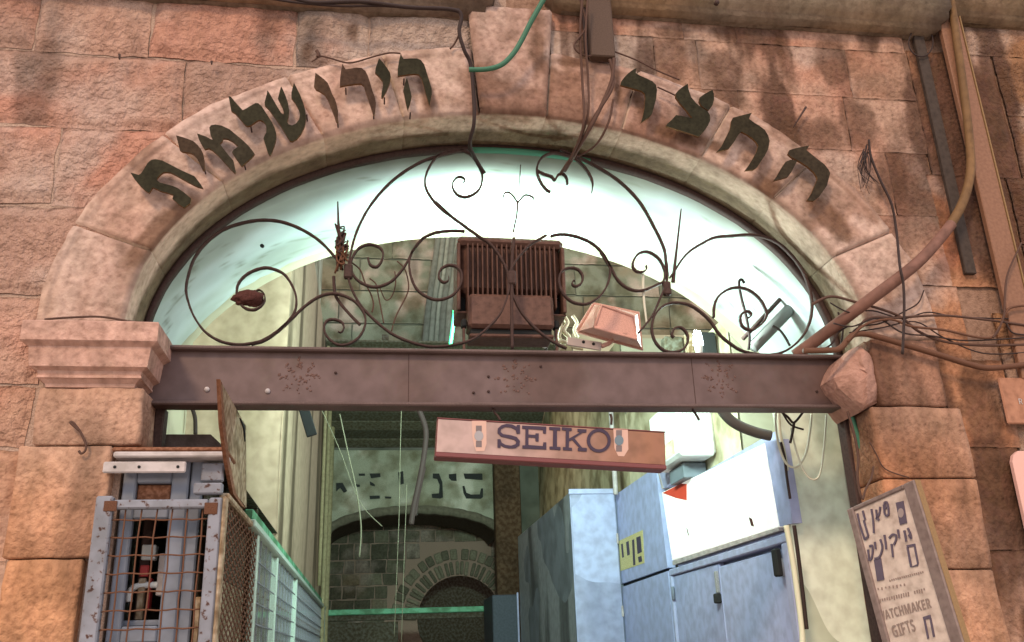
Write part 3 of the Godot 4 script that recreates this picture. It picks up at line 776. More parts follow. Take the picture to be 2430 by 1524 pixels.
	bar.call("scroll", Z5.call("640,230 575,310 552,390 565,480 605,560 680,610 750,620 830,590 880,520 883,450 850,412 800,402 752,430 740,480 768,510 800,500 803,472"), 0.009, 0.021, true)
	bar.call("scroll", Z8.call("715,560 750,450 820,340 950,200 1060,135 1140,88"), 0.009, 0.021)
	bar.call("scroll", Z8.call("1190,100 1320,80 1480,105 1640,170 1760,270 1850,410 1872,500 1840,650 1760,780 1650,860 1550,880 1430,850 1335,760 1290,650 1290,560 1330,490 1430,465 1510,490 1555,560 1540,640 1480,675 1438,655 1442,615 1468,612"), 0.009, 0.021, true)
	bar.call("scroll", Z8.call("1760,280 1850,420 1885,470 1940,580 2040,680 2160,725 2270,715 2400,660") + Z4.call("435,500 455,400 400,270 320,200 240,175 160,200 110,270 100,340 140,390 200,400 250,370 245,325"), 0.009, 0.021, true)
	var top_r: Array = on_z("1318,352 1390,385 1455,425 1505,475 1540,535", zz)
	bar.call("scroll", top_r + Z4.call("440,130 465,280 480,450 450,570 400,690 320,870 230,990 160,1070"), 0.009, 0.021)
	bar.call("scroll", Z8.call("742,560 745,700 770,800 850,960 960,1100 1100,1230 1250,1330 1370,1385"), 0.009, 0.021)
	bar.call("scroll", Z4.call("555,1120 530,1090 560,1020 640,1015 700,1090 700,1180 650,1250 550,1280 440,1260 350,1170 310,1040 330,900 400,800 500,745 620,740 740,770 860,850 960,950 1050,1080 1150,1170 1290,1260 1450,1300 1600,1310 1750,1280 1880,1200 1980,1090 2040,970 2072,820 2060,650 2000,450 1900,280 1750,120 1600,30 1400,-10 1200,0 1000,20 870,80 740,160 650,250 570,370 510,460"), 0.009, 0.021)
	bar.call("scroll", Z4.call("990,900 1000,760 1050,660 1150,590 1260,570 1380,600 1500,700 1570,840 1550,930 1480,1000 1400,1040 1310,1000 1280,920 1300,860 1360,830 1400,860 1390,895 1355,900"), 0.009, 0.021, true)
	bar.call("scroll", Z3.call("1640,585 1590,555 1530,480 1485,380 1480,280 1530,180 1620,130 1720,120 1900,170 2020,260 2100,370 2142,480 2130,590"), 0.009, 0.021, true)
	bar.call("scroll", Z3.call("1480,330 1560,370 1650,400 1690,440 1730,380 1790,370 1830,420 1840,490"), 0.009, 0.02)
	bar.call("upright", on_z("1206,822 1205,740 1205,620 1210,560", zz), 0.013, 0.02)
	bar.call("finial", Z3.call("1195,1060 1215,960 1235,870 1243,780 1248,690"), 0.008, 0.014)
	bar.call("finial", Z3.call("1075,650 1090,597 1140,586 1195,630 1240,700"), 0.006, 0.012)
	bar.call("finial", Z3.call("1428,690 1432,650 1380,622 1330,622 1285,665 1252,710"), 0.006, 0.012)
	bar.call("finial", Z3.call("1262,600 1272,440 1282,260"), 0.004, 0.008)
	# collars, twisted spikes
	for q in [[820, 640, 0.02], [1570, 680, 0.018], [1205, 655, 0.02]]:
		var c := pz(q[0], q[1], zz)
		boxo("collar", c - Vector3(q[2], 0.035, 0.018), c + Vector3(q[2], 0.035, 0.018), M.iron, g, 0.006)
	for w in ["800,570 797,530 795,475", "1585,665 1592,600 1604,492"]:
		var sp: Array = smooth(on_z(w, zz), 20)
		var st := mb(false)
		tube(st, sp, 0.011, 0.003, 5)
		obj("spike", st, M.iron, g)

# ---------------------------------------------------------------- the passage and courtyard behind the arch
func sheet_x(called: String, text: String, at: float, thick: float, m: Material, parent: Node) -> MeshInstance3D:
	var p := PackedVector2Array()
	for a in nums(text):
		var q := px(a[0], a[1], at)
		p.append(Vector2(-q.z, q.y))
	var st := mb()
	sheet(st, p, 0.0, thick, Transform3D(Basis(Vector3(0, 0, -1), Vector3(0, 1, 0), Vector3(1, 0, 0)), Vector3(at, 0, 0)))
	return obj(called, st, m, parent)
func wall_grid(called: String, a: Vector3, u: Vector3, v: Vector3, out: Vector3, nu: int, nv: int, base: Color, dark: Color, amount: float, m: Material, parent: Node, streaky := 1.0, amp := 0.008) -> MeshInstance3D:
	var st := mb(false)
	var f := func(s: float, t: float):
		var p := a + u * s + v * t
		return p + out * (amp * na.get_noise_3d(p.x * 60.0, p.y * 60.0, p.z * 60.0))
	var c := func(p: Vector3):
		var k := smoothstep(0.08, 0.42, nb.get_noise_3d(p.x * 120.0, p.y * lerpf(120.0, 14.0, streaky), p.z * 120.0) + 0.15 * na.get_noise_3d(p.x * 300.0, p.y * 120.0, p.z * 300.0) + 0.12)
		return base.lerp(dark, k * amount)
	grid(st, nu, nv, f, c, out)
	return obj(called, st, m, parent)
func vault_at(t: float) -> Vector2: # the profile: up the left wall, over, down the right wall
	if t < 0.25: return Vector2(-1.2, lerpf(0.0, 2.9, t / 0.25))
	if t > 0.75: return Vector2(2.44, lerpf(2.9, 0.0, (t - 0.75) / 0.25))
	var a := PI * (1.0 - (t - 0.25) / 0.5)
	return Vector2(0.62 + 1.82 * cos(a), 2.9 + 1.2 * sin(a))
func build_passage() -> void:
	tag(boxo("street_ground", Vector3(-60, -0.3, -60), Vector3(60, 0, 60), M.ground, self, 0.0), "worn stone paving of the street and passage floor", "ground", "", "structure")
	var va := thing("plaster_vault", "stained whitewashed barrel vault just inside the arch, shade painted along its front edge", "vault", Vector3.ZERO, "", "structure")
	var st := mb(false)
	var f := func(u: float, v: float):
		var q := vault_at(u)
		var z := lerpf(-0.30, -1.30, v)
		var w := 0.012 * na.get_noise_3d(q.x * 70.0, q.y * 70.0, z * 70.0)
		var o := (q - Vector2(0.62, 2.6)).normalized()
		if v == 1.0 and q.y > 2.9: w += 0.022 * nb.get_noise_2d(q.x * 260.0, q.y * 260.0)
		return Vector3(q.x - o.x * w, q.y - o.y * w, z)
	var c := func(p: Vector3):
		var t := Color(0.60, 0.67, 0.68)
		var k := smoothstep(0.0, 0.45, nb.get_noise_3d(p.x * 50.0, p.y * 50.0, p.z * 110.0) + 0.1)
		t = t.lerp(Color(0.36, 0.38, 0.34), k * 0.75)
		var cr := absf(nb.get_noise_3d(p.x * 75.0, p.y * 75.0, p.z * 75.0 + 50.0))
		t = t.lerp(Color(0.25, 0.25, 0.2), smoothstep(0.018, 0.0, cr) * 0.7)
		if p.y > 2.9 and p.z > -0.55: t = t.lerp(Color(0.17, 0.165, 0.13), smoothstep(-0.60, -0.42, p.z + 0.05 * na.get_noise_2d(p.x * 120.0, p.y * 120.0)) * 0.85)  # shade painted in: front band near the ring darkened, behind the floodlight
		if p.x > 2.3 and p.y < 2.8: t = t.lerp(Color(0.76, 0.80, 0.70), 0.9).lerp(Color(0.2, 0.22, 0.19), smoothstep(0.15, 0.4, nb.get_noise_3d(p.y * 130.0, p.z * 130.0, 2.0)) * 0.45)
		return t
	var out := func(u: float, _v: float):
		var q := vault_at(u)
		return Vector3(0.62 - q.x, (2.2 - q.y) if q.y > 2.9 else 0.0, 0)
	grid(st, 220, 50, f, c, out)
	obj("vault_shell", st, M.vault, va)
	var an := mb()
	for i in 60:
		var a0 := arch_at(PI * i / 60.0, 0.0)
		var a1 := arch_at(PI * (i + 1) / 60.0, 0.0)
		var b0 := arch_at(PI * i / 60.0, 0.7)
		var b1 := arch_at(PI * (i + 1) / 60.0, 0.7)
		quad(an, Vector3(a0.x, a0.y, -0.299), Vector3(a1.x, a1.y, -0.299), Vector3(b1.x, b1.y, -0.299), Vector3(b0.x, b0.y, -0.299), Vector3(0, 0, -1))
	obj("inner_return", an, M.mortar, va)
	# the back wall and the roof of the gatehouse
	var gw := mb()
	for z in [-1.30, -1.45]:
		for i in 48:
			var q0 := vault_at(0.25 + 0.5 * i / 48.0)
			var q1 := vault_at(0.25 + 0.5 * (i + 1) / 48.0)
			quad(gw, Vector3(q0.x, q0.y + 0.012, z), Vector3(q1.x, q1.y + 0.012, z), Vector3(q1.x, 7, z), Vector3(q0.x, 7, z), Vector3(0, 0, -1 if z < -1.4 else 1))
			if z < -1.4: quad(gw, Vector3(q0.x, q0.y + 0.012, -1.3), Vector3(q1.x, q1.y + 0.012, -1.3), Vector3(q1.x, q1.y + 0.012, z), Vector3(q0.x, q0.y + 0.012, z), Vector3(0.62 - q0.x, 2.2 - q0.y, 0))
	box(gw, Vector3(-7, 0, -1.45), Vector3(-1.205, 7, -1.30), 0.0)
	box(gw, Vector3(2.445, 0, -1.45), Vector3(9, 7, -1.30), 0.0)
	box(gw, Vector3(-7, 7.002, -1.6), Vector3(9, 7.2, 0.1), 0.0)
	obj("back_wall", gw, M.core_cream, va)
	# courtyard: the building on the left
	var lw := thing("cream_wall", "cream rendered house wall running back along the passage above the kiosk", "wall", Vector3.ZERO, "", "structure")
	boxo("wall_body", Vector3(-4, 0, -5.5), Vector3(-0.62, 9, -2.22), M.core_cream, lw, 0.0)
	boxo("wall_body", Vector3(-4, 0, -8.6), Vector3(-0.62, 5.2, -5.52), M.core_cream, lw, 0.0)
	boxo("side_wall", Vector3(-4, 0, -2.22), Vector3(-1.21, 9, -1.46), M.core_cream, lw, 0.0)
	wall_grid("front_face", Vector3(-1.35, 1.6, -2.205), Vector3(0.75, 0, 0), Vector3(0, 7.4, 0), Vector3(0, 0, 1), 20, 90, L(0.44, 0.315, 0.225), L(0.24, 0.17, 0.11), 0.6, M.plain_white, lw)
	wall_grid("side_face", Vector3(-0.605, 1.6, -2.205), Vector3(0, 0, -6.3), Vector3(0, 3.6, 0), Vector3(1, 0, 0), 120, 40, L(0.47, 0.36, 0.25), L(0.10, 0.072, 0.045), 0.95, M.plain_white, lw)
	wall_grid("side_face", Vector3(-0.605, 5.202, -2.205), Vector3(0, 0, -3.3), Vector3(0, 3.8, 0), Vector3(1, 0, 0), 60, 30, L(0.42, 0.41, 0.32), L(0.30, 0.29, 0.22), 0.5, M.plaster, lw)
	# the building on the right
	var rw := thing("yellow_wall", "pale yellow wall above the blue cabinets along the passage", "wall", Vector3.ZERO, "", "structure")
	for r in [[-1.46, -4.0, 3.62], [-4.0, -6.0, 4.35], [-6.0, -8.6, 5.1]]:
		boxo("wall_body", Vector3(2.22, 0, r[1] + 0.002), Vector3(5, r[2], r[0]), M.core_cream, rw, 0.0)
		var fine := r[1] > -5.0 as bool
		wall_grid("wall_face", Vector3(2.205, 0, r[0]), Vector3(0, 0, r[1] - r[0]), Vector3(0, r[2], 0), Vector3(-1, 0, 0), 30, 40, L(0.68, 0.60, 0.40) if fine else L(0.46, 0.40, 0.25), L(0.50, 0.44, 0.30) if fine else L(0.26, 0.22, 0.13), 0.6, M.plaster, rw)
	# the far wall
	var fw := thing("courtyard_wall", "grey green concrete block wall closing the courtyard above the canopy", "wall", Vector3.ZERO, "", "structure")
	boxo("wall_core", Vector3(-6, 4.27, -8.9), Vector3(9, 9.6, -8.54), M.core_grey, fw, 0.0)
	boxo("wall_core", Vector3(-6, 0, -8.9), Vector3(-0.66, 4.268, -8.54), M.core_grey, fw, 0.0)
	boxo("wall_core", Vector3(1.86, 0, -8.9), Vector3(9, 4.268, -8.54), M.core_grey, fw, 0.0)
	var y := 4.6
	var row := 0
	while y < 8.6:
		var x := -1.4 - 0.5 * (row % 2)
		while x < 5.4:
			var w := rng.randf_range(0.95, 1.35)
			var g := rng.randf_range(0.85, 1.1)
			stone(fw, x + 0.005, x + w - 0.005, y + 0.008, y + 0.49, L(0.185, 0.20, 0.145) * g, -8.52, 0.012, M.concrete, "", 0.0, "block")
			x += w
		y += 0.5
		row += 1
	var ca := thing("plank_canopy", "dark plank canopy over the far end of the courtyard", "canopy")
	var slope := Transform3D(Basis(Vector3(1, 0, 0), -0.42), Vector3(0, 4.31, -8.48))
	for i in 11:
		var z := i * 0.19
		boxo("plank", Vector3(-0.60, rng.randf() * 0.012, z), Vector3(2.19, 0.035, z + 0.178), mat(L(0.115, 0.11, 0.08) * rng.randf_range(0.7, 1.4), 0.9, M.dark_wood.albedo_texture, 2.0), ca, 0.004, slope)
	for x in [0.05, 1.3]: boxo("rafter", Vector3(x, 0.037, 0.0), Vector3(x + 0.08, 0.13, 2.08), M.dark_wood, ca, 0.004, slope)
	# the lettered wall, an arch below it
	var lt := thing("lettered_wall", "grey plaster wall with worn black painted Hebrew letters over a low arch", "wall", Vector3.ZERO, "", "structure")
	var cy := func(x: float): return 3.16 + 0.36 * sqrt(max(0.0, 1.0 - pow((x - 0.51) / 1.16, 2)))
	var s2 := mb(false)
	var f2 := func(u: float, v: float):
		var x := lerpf(-0.62, 1.62, u)
		return Vector3(x, lerpf(cy.call(x), 4.27, v), -8.45 + 0.012 * na.get_noise_2d(x * 90.0, v * 90.0))
	var c2 := func(p: Vector3): return Color(0.37, 0.37, 0.28).lerp(Color(0.60, 0.58, 0.48), smoothstep(0.1, 0.4, nb.get_noise_2d(p.x * 120.0, p.y * 120.0))).lerp(Color(0.2, 0.2, 0.15), smoothstep(0.1, 0.5, na.get_noise_2d(p.x * 80.0, p.y * 200.0)) * 0.6)
	grid(s2, 60, 30, f2, c2, Vector3(0, 0, 1))
	obj("plaster_face", s2, M.concrete, lt)
	var ring := []
	for i in 41:
		var x := lerpf(-0.64, 1.66, i / 40.0)
		ring.append(Vector3(x, cy.call(x) - 0.045, -8.47))
	var s3 := mb(false)
	flatbar(s3, ring, 0.10, 0.16)
	obj("arch_moulding", s3, mat(L(0.15, 0.135, 0.095), 0.9, M.rag.albedo_texture, 2.0), lt)
	var s4 := mb(false)
	for i in 40:
		quad(s4, ring[i], ring[i + 1], ring[i + 1] + Vector3(0, 0, -1.4), ring[i] + Vector3(0, 0, -1.4), Vector3(0, -1, 0))
	obj("arch_soffit", s4, M.dark_wood, lt)
	for t in ["1160,150 1310,150 1312,200 1240,195 1170,190", "1150,250 1165,250 1182,305 1220,320 1290,318 1300,270 1316,270 1315,340 1300,352 1180,350 1158,305", "1040,155 1100,150 1102,208 1060,206 1040,182", "910,150 960,150 987,220 992,342 970,352 905,345 900,315 960,310 965,240 945,192 910,186", "400,150 485,148 487,176 410,186", "400,212 440,236 442,252 404,242", "398,330 480,328 482,350 402,356", "128,226 180,224 217,290 190,302 160,262 130,292", "630,140 670,130 675,230 640,240", "310,150 360,150 362,166 312,166", "285,235 320,240 318,256 290,256", "520,335 575,338 570,352 525,350"]:
		var sp := mb()
		sheet(sp, flat2(zoomed(760, 1080, 3.406, t, -8.43)), -8.455, -8.43)
		obj("painted_stroke", sp, mat(L(0.035, 0.037, 0.035), 0.9, M.rag.albedo_texture, 7.0), lt)
	# deep under the arch: a rubble wall with a brick arch
	var dw := thing("rubble_wall", "dim rubble stone wall with a brick arch deep under the low arch", "wall", Vector3.ZERO, "", "structure")
	var oc: Vector3 = zoomed(760, 1080, 3.406, "1130,1330", -9.9)[0]
	var oe: Vector3 = zoomed(760, 1080, 3.406, "830,1160", -9.9)[0]
	var rad := oc.distance_to(oe)
	var bk := mb()
	for i in 36:
		var a0 := TAU * i / 36.0 - PI / 2
		var a1 := TAU * (i + 1) / 36.0 - PI / 2
		var e0 := Vector2(cos(a0), sin(a0))
		var e1 := Vector2(cos(a1), sin(a1))
		quad(bk, Vector3(oc.x + e0.x * rad, oc.y + e0.y * rad, -9.93), Vector3(oc.x + e1.x * rad, oc.y + e1.y * rad, -9.93), Vector3(oc.x + e1.x * 4, oc.y + e1.y * 4, -9.93), Vector3(oc.x + e0.x * 4, oc.y + e0.y * 4, -9.93), Vector3(0, 0, 1))
	obj("wall_core", bk, M.mortar, dw)
	boxo("niche_back", Vector3(-3, 0, -11.2), Vector3(4, 4.4, -11.0), M.dark_wood, dw, 0.0)
	var yy := 2.05
	var k := 0
	while yy < 3.75:
		var h := rng.randf_range(0.15, 0.24)
		var xx := -0.95 + rng.randf() * 0.15
		while xx < 1.9:
			var w := rng.randf_range(0.15, 0.33)
			if Vector2(xx + w / 2 - oc.x, yy + h / 2 - oc.y).length() > rad * 1.6 + 0.1:
				stone(dw, xx + 0.008, xx + w - 0.008, yy + 0.008, yy + h - 0.008, L(0.20, 0.18, 0.125) * rng.randf_range(0.55, 1.25), -9.9, 0.045, M.ashlar)
			xx += w
		yy += h
		k += 1
	for r in [[rad, rad * 1.33, 30], [rad * 1.36, rad * 1.62, 22]]:
		for i in r[2]:
			var a: float = PI * (i + 0.5) / r[2]
			var t := Transform3D(Basis(Vector3(0, 0, 1), a - PI / 2 + rng.randf_range(-0.02, 0.02)), Vector3(oc.x, oc.y, -9.9))
			var hw: float = PI * r[0] / r[2] * 0.5 - 0.007
			boxo("brick", Vector3(-hw, r[0] + rng.randf_range(0, 0.02), -0.1), Vector3(hw, r[1], rng.randf_range(0.0, 0.03)), mat(L(0.22, 0.195, 0.135) * rng.randf_range(0.6, 1.25), 0.95, M.rag.albedo_texture, 3.0), dw, 0.012, t)
	var gb := thing("green_rail", "bright green painted rail across the far doorway under the arch", "rail")
	boxo("bar", Vector3(-0.56, 2.17, -8.34), Vector3(1.58, 2.235, -8.26), M.green_paint, gb, 0.008)
	boxo("dark_edge_board", Vector3(-0.56, 2.10, -8.36), Vector3(1.58, 2.167, -8.28), M.dark_wood, gb, 0.004)  # dark strip along the lower edge of the bar
	tag(boxo("doorway_board", Vector3(-0.55, 0, -8.36), Vector3(0.32, 2.08, -8.30), M.dark_wood, self), "dark boarded door leaf under the green rail", "door")
	tag(boxo("brown_post", Vector3(1.56, 0, -8.40), Vector3(1.90, 4.29, -8.2), layered(mat(L(0.115, 0.068, 0.038), 0.8, M.dark_wood.albedo_texture, 1.5), M.vault.albedo_texture, 0.7), self, 0.01), "dark brown post standing right of the lettered wall", "post")

func build_cabinets() -> void:
	# the row on the right hand wall
	var d := thing("metal_door", "wide light blue metal shop door below the white light box", "door")
	var a := px(1581, 1330, 2.1)
	var b := px(1843, 1250, 2.1)
	var mid := px(1690, 1300, 2.1)
	boxo("leaf", Vector3(2.10, 0.02, a.z + 0.02), Vector3(2.14, 2.11, mid.z - 0.006), M.blue, d, 0.006)
	boxo("leaf", Vector3(2.10, 0.02, mid.z + 0.006), Vector3(2.14, 2.09, b.z - 0.02), M.blue, d, 0.006)
	wall_grid("leaf_skin", Vector3(2.098, 0.03, mid.z - 0.012), Vector3(0, 0, a.z - mid.z + 0.04), Vector3(0, 2.07, 0), Vector3(-1, 0, 0), 24, 40, L(0.36, 0.39, 0.60), L(0.28, 0.30, 0.48), 0.35, M.plain_white, d)
	wall_grid("leaf_skin", Vector3(2.098, 0.03, b.z - 0.026), Vector3(0, 0, mid.z - b.z + 0.04), Vector3(0, 2.05, 0), Vector3(-1, 0, 0), 24, 40, L(0.37, 0.40, 0.61), L(0.28, 0.31, 0.49), 0.35, M.plain_white, d)
	for y in [1.95, 1.2, 0.4]:
		for z in [a.z + 0.02, b.z - 0.02]:
			var hs := mb(false)
			tube(hs, [Vector3(2.088, y, z), Vector3(2.088, y + 0.09, z)], 0.011, -1, 8)
			obj("hinge", hs, M.grey_blue, d)
	boxo("frame", Vector3(2.085, 2.115, a.z - 0.03), Vector3(2.16, 2.16, b.z + 0.06), M.blue_pale, d, 0.006)
	boxo("frame", Vector3(2.085, 0, b.z - 0.012), Vector3(2.16, 2.113, b.z + 0.06), M.blue_pale, d, 0.006)
	boxo("frame", Vector3(2.085, 0, a.z - 0.03), Vector3(2.16, 2.113, a.z + 0.012), M.blue_pale, d, 0.006)
	var h := px(1687, 1345, 2.09)
	boxo("padlock_hasp", Vector3(2.075, h.y - 0.13, h.z - 0.012), Vector3(2.099, h.y, h.z + 0.012), M.steel, d)
	boxo("padlock", Vector3(2.06, h.y - 0.19, h.z - 0.025), Vector3(2.099, h.y - 0.132, h.z + 0.02), M.dark, d, 0.006)
	var lk := px(1836, 1325, 2.08)
	boxo("lock_case", Vector3(2.05, lk.y - 0.07, lk.z - 0.03), Vector3(2.084, lk.y + 0.07, lk.z + 0.03), M.dark, d, 0.008)
	boxo("door_lining", Vector3(2.16, 0, a.z - 0.03), Vector3(2.22, 2.72, b.z + 0.05), M.blue, d, 0.0)
	boxo("end_panel", Vector3(2.10, 0, b.z + 0.062), Vector3(2.438, 2.95, b.z + 0.10), mat(L(0.55, 0.58, 0.47), 0.9, M.vault.albedo_texture, 0.7), d, 0.004)
	wall_grid("end_skin", Vector3(2.102, 0, b.z + 0.103), Vector3(0.336, 0, 0), Vector3(0, 2.94, 0), Vector3(0, 0, 1), 24, 120, L(0.78, 0.82, 0.72), L(0.33, 0.37, 0.31), 0.75, M.plain_white, d, 0.35)
	var lb := thing("light_box", "white translucent sign box with a red corner above the blue door", "light box")
	sheet_x("panel", "1559,1160 1799,1045 1833,1240 1583,1319", 2.085, 0.05, M.light_panel, lb)
	sheet_x("red_corner", "1560,1161 1603,1139 1616,1140 1616,1178 1592,1173", 2.081, 0.003, M.red, lb)
	sheet_x("side_post", "1801,1042 1836,1034 1867,1232 1836,1240", 2.085, 0.05, M.blue, lb)
	sheet_x("lower_trim", "1583,1321 1833,1242 1834,1250 1584,1331", 2.08, 0.05, M.light_grey, lb)
	for q in ["1616,1243 1618,1246 1622,1262 1620,1260", "1763,1218 1770,1222 1775,1240 1768,1238"]:
		sheet_x("scuff", q, 2.082, 0.002, M.rag, lb)
	var p := thing("metal_cabinet", "blue grey metal cupboard with a yellow lettered notice", "cabinet")
	sheet_x("upper_leaf", "1441,1171 1544,1100 1572,1337 1455,1378", 2.1, 0.06, M.blue, p)
	sheet_x("lower_leaf", "1456,1386 1572,1345 1592,1560 1474,1600", 2.1, 0.06, M.blue, p)
	sheet_x("divider", "1455,1379 1572,1338 1572,1344 1456,1385", 2.12, 0.05, M.dark, p)
	sheet_x("notice", "1457,1274 1513,1248 1517,1326 1461,1345", 2.097, 0.002, mat(L(0.62, 0.55, 0.25), 0.7, M.rag.albedo_texture, 8.0), p)
	for q in ["1462,1282 1466,1280 1469,1312 1465,1314", "1474,1277 1480,1274 1483,1306 1477,1309", "1488,1272 1493,1270 1496,1330 1491,1332", "1498,1266 1508,1262 1511,1300 1501,1305", "1502,1312 1510,1309 1512,1322 1504,1325"]:
		sheet_x("lettering", q, 2.0955, 0.001, M.ink, p)
	var wb := thing("junction_box", "pale blue grey box above the blue cupboard, under the white air conditioner", "box")
	sheet_x("cover", "1547,1098 1612,1062 1618,1118 1562,1150", 2.1, 0.08, M.blue_pale, wb)
	sheet_x("rim", "1545,1096 1547,1098 1562,1150 1558,1152", 2.097, 0.08, M.light_grey, wb)
	var ac := thing("air_conditioner", "white box shaped air conditioner hung high beside the watch sign", "air conditioner")
	var c := px(1602, 1071, 1.95)
	boxo("case", Vector3(1.95, c.y, c.z - 0.62), Vector3(2.20, c.y + 0.40, c.z), M.white_paint, ac, 0.02)
	for i in 7: boxo("slot", Vector3(1.99 + i * 0.028, c.y + 0.06, c.z - 0.002), Vector3(1.994 + i * 0.028, c.y + 0.32, c.z + 0.0015), M.light_grey, ac, 0.0)
	boxo("label_patch", Vector3(1.947, c.y + 0.03, c.z - 0.45), Vector3(1.9502, c.y + 0.13, c.z - 0.1), M.cream, ac, 0.0)
	boxo("bracket", Vector3(2.03, c.y - 0.11, c.z - 0.5), Vector3(2.19, c.y - 0.01, c.z - 0.2), M.slate_panel, ac)  # no real bracket: dark block standing for the shadowed hollow under the case
	var tc := thing("tall_cabinet", "tall pale blue cupboard with a dark stained side, seen past the watch sign", "cabinet")
	boxo("body", Vector3(1.69, 0.02, -7.2), Vector3(2.19, 2.955, -4.13), M.slate_panel, tc, 0.01)
	boxo("front_leaf", Vector3(1.685, 0.02, -4.128), Vector3(2.09, 2.96, -4.10), M.blue_pale, tc, 0.012)
	wall_grid("front_skin", Vector3(1.69, 0.03, -4.098), Vector3(0.395, 0, 0), Vector3(0, 2.9, 0), Vector3(0, 0, 1), 16, 40, L(0.30, 0.31, 0.45), L(0.22, 0.23, 0.35), 0.6, M.plain_white, tc)
	for y in [2.5, 1.9, 1.3]: boxo("hinge", Vector3(2.075, y, -4.10), Vector3(2.093, y + 0.09, -4.085), M.light_grey, tc, 0.004)
	boxo("top_strip", Vector3(1.675, 2.93, -4.10), Vector3(2.10, 2.975, -4.085), M.blue_pale, tc, 0.004)
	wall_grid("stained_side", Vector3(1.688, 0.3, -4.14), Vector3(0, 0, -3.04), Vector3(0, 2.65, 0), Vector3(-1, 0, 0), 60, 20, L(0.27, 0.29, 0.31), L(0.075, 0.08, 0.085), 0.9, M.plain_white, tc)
	var sc := thing("low_cabinet", "dark slate blue cupboard standing at the far end beside the brown post", "cabinet")
	boxo("body", Vector3(1.37, 0, -8.1), Vector3(1.67, 2.30, -7.22), mat(L(0.06, 0.07, 0.09), 0.6, M.blue.albedo_texture, 1.0), sc, 0.01)
	boxo("corner_trim", Vector3(1.655, 0, -7.218), Vector3(1.675, 2.32, -7.20), M.blue_pale, sc, 0.002)

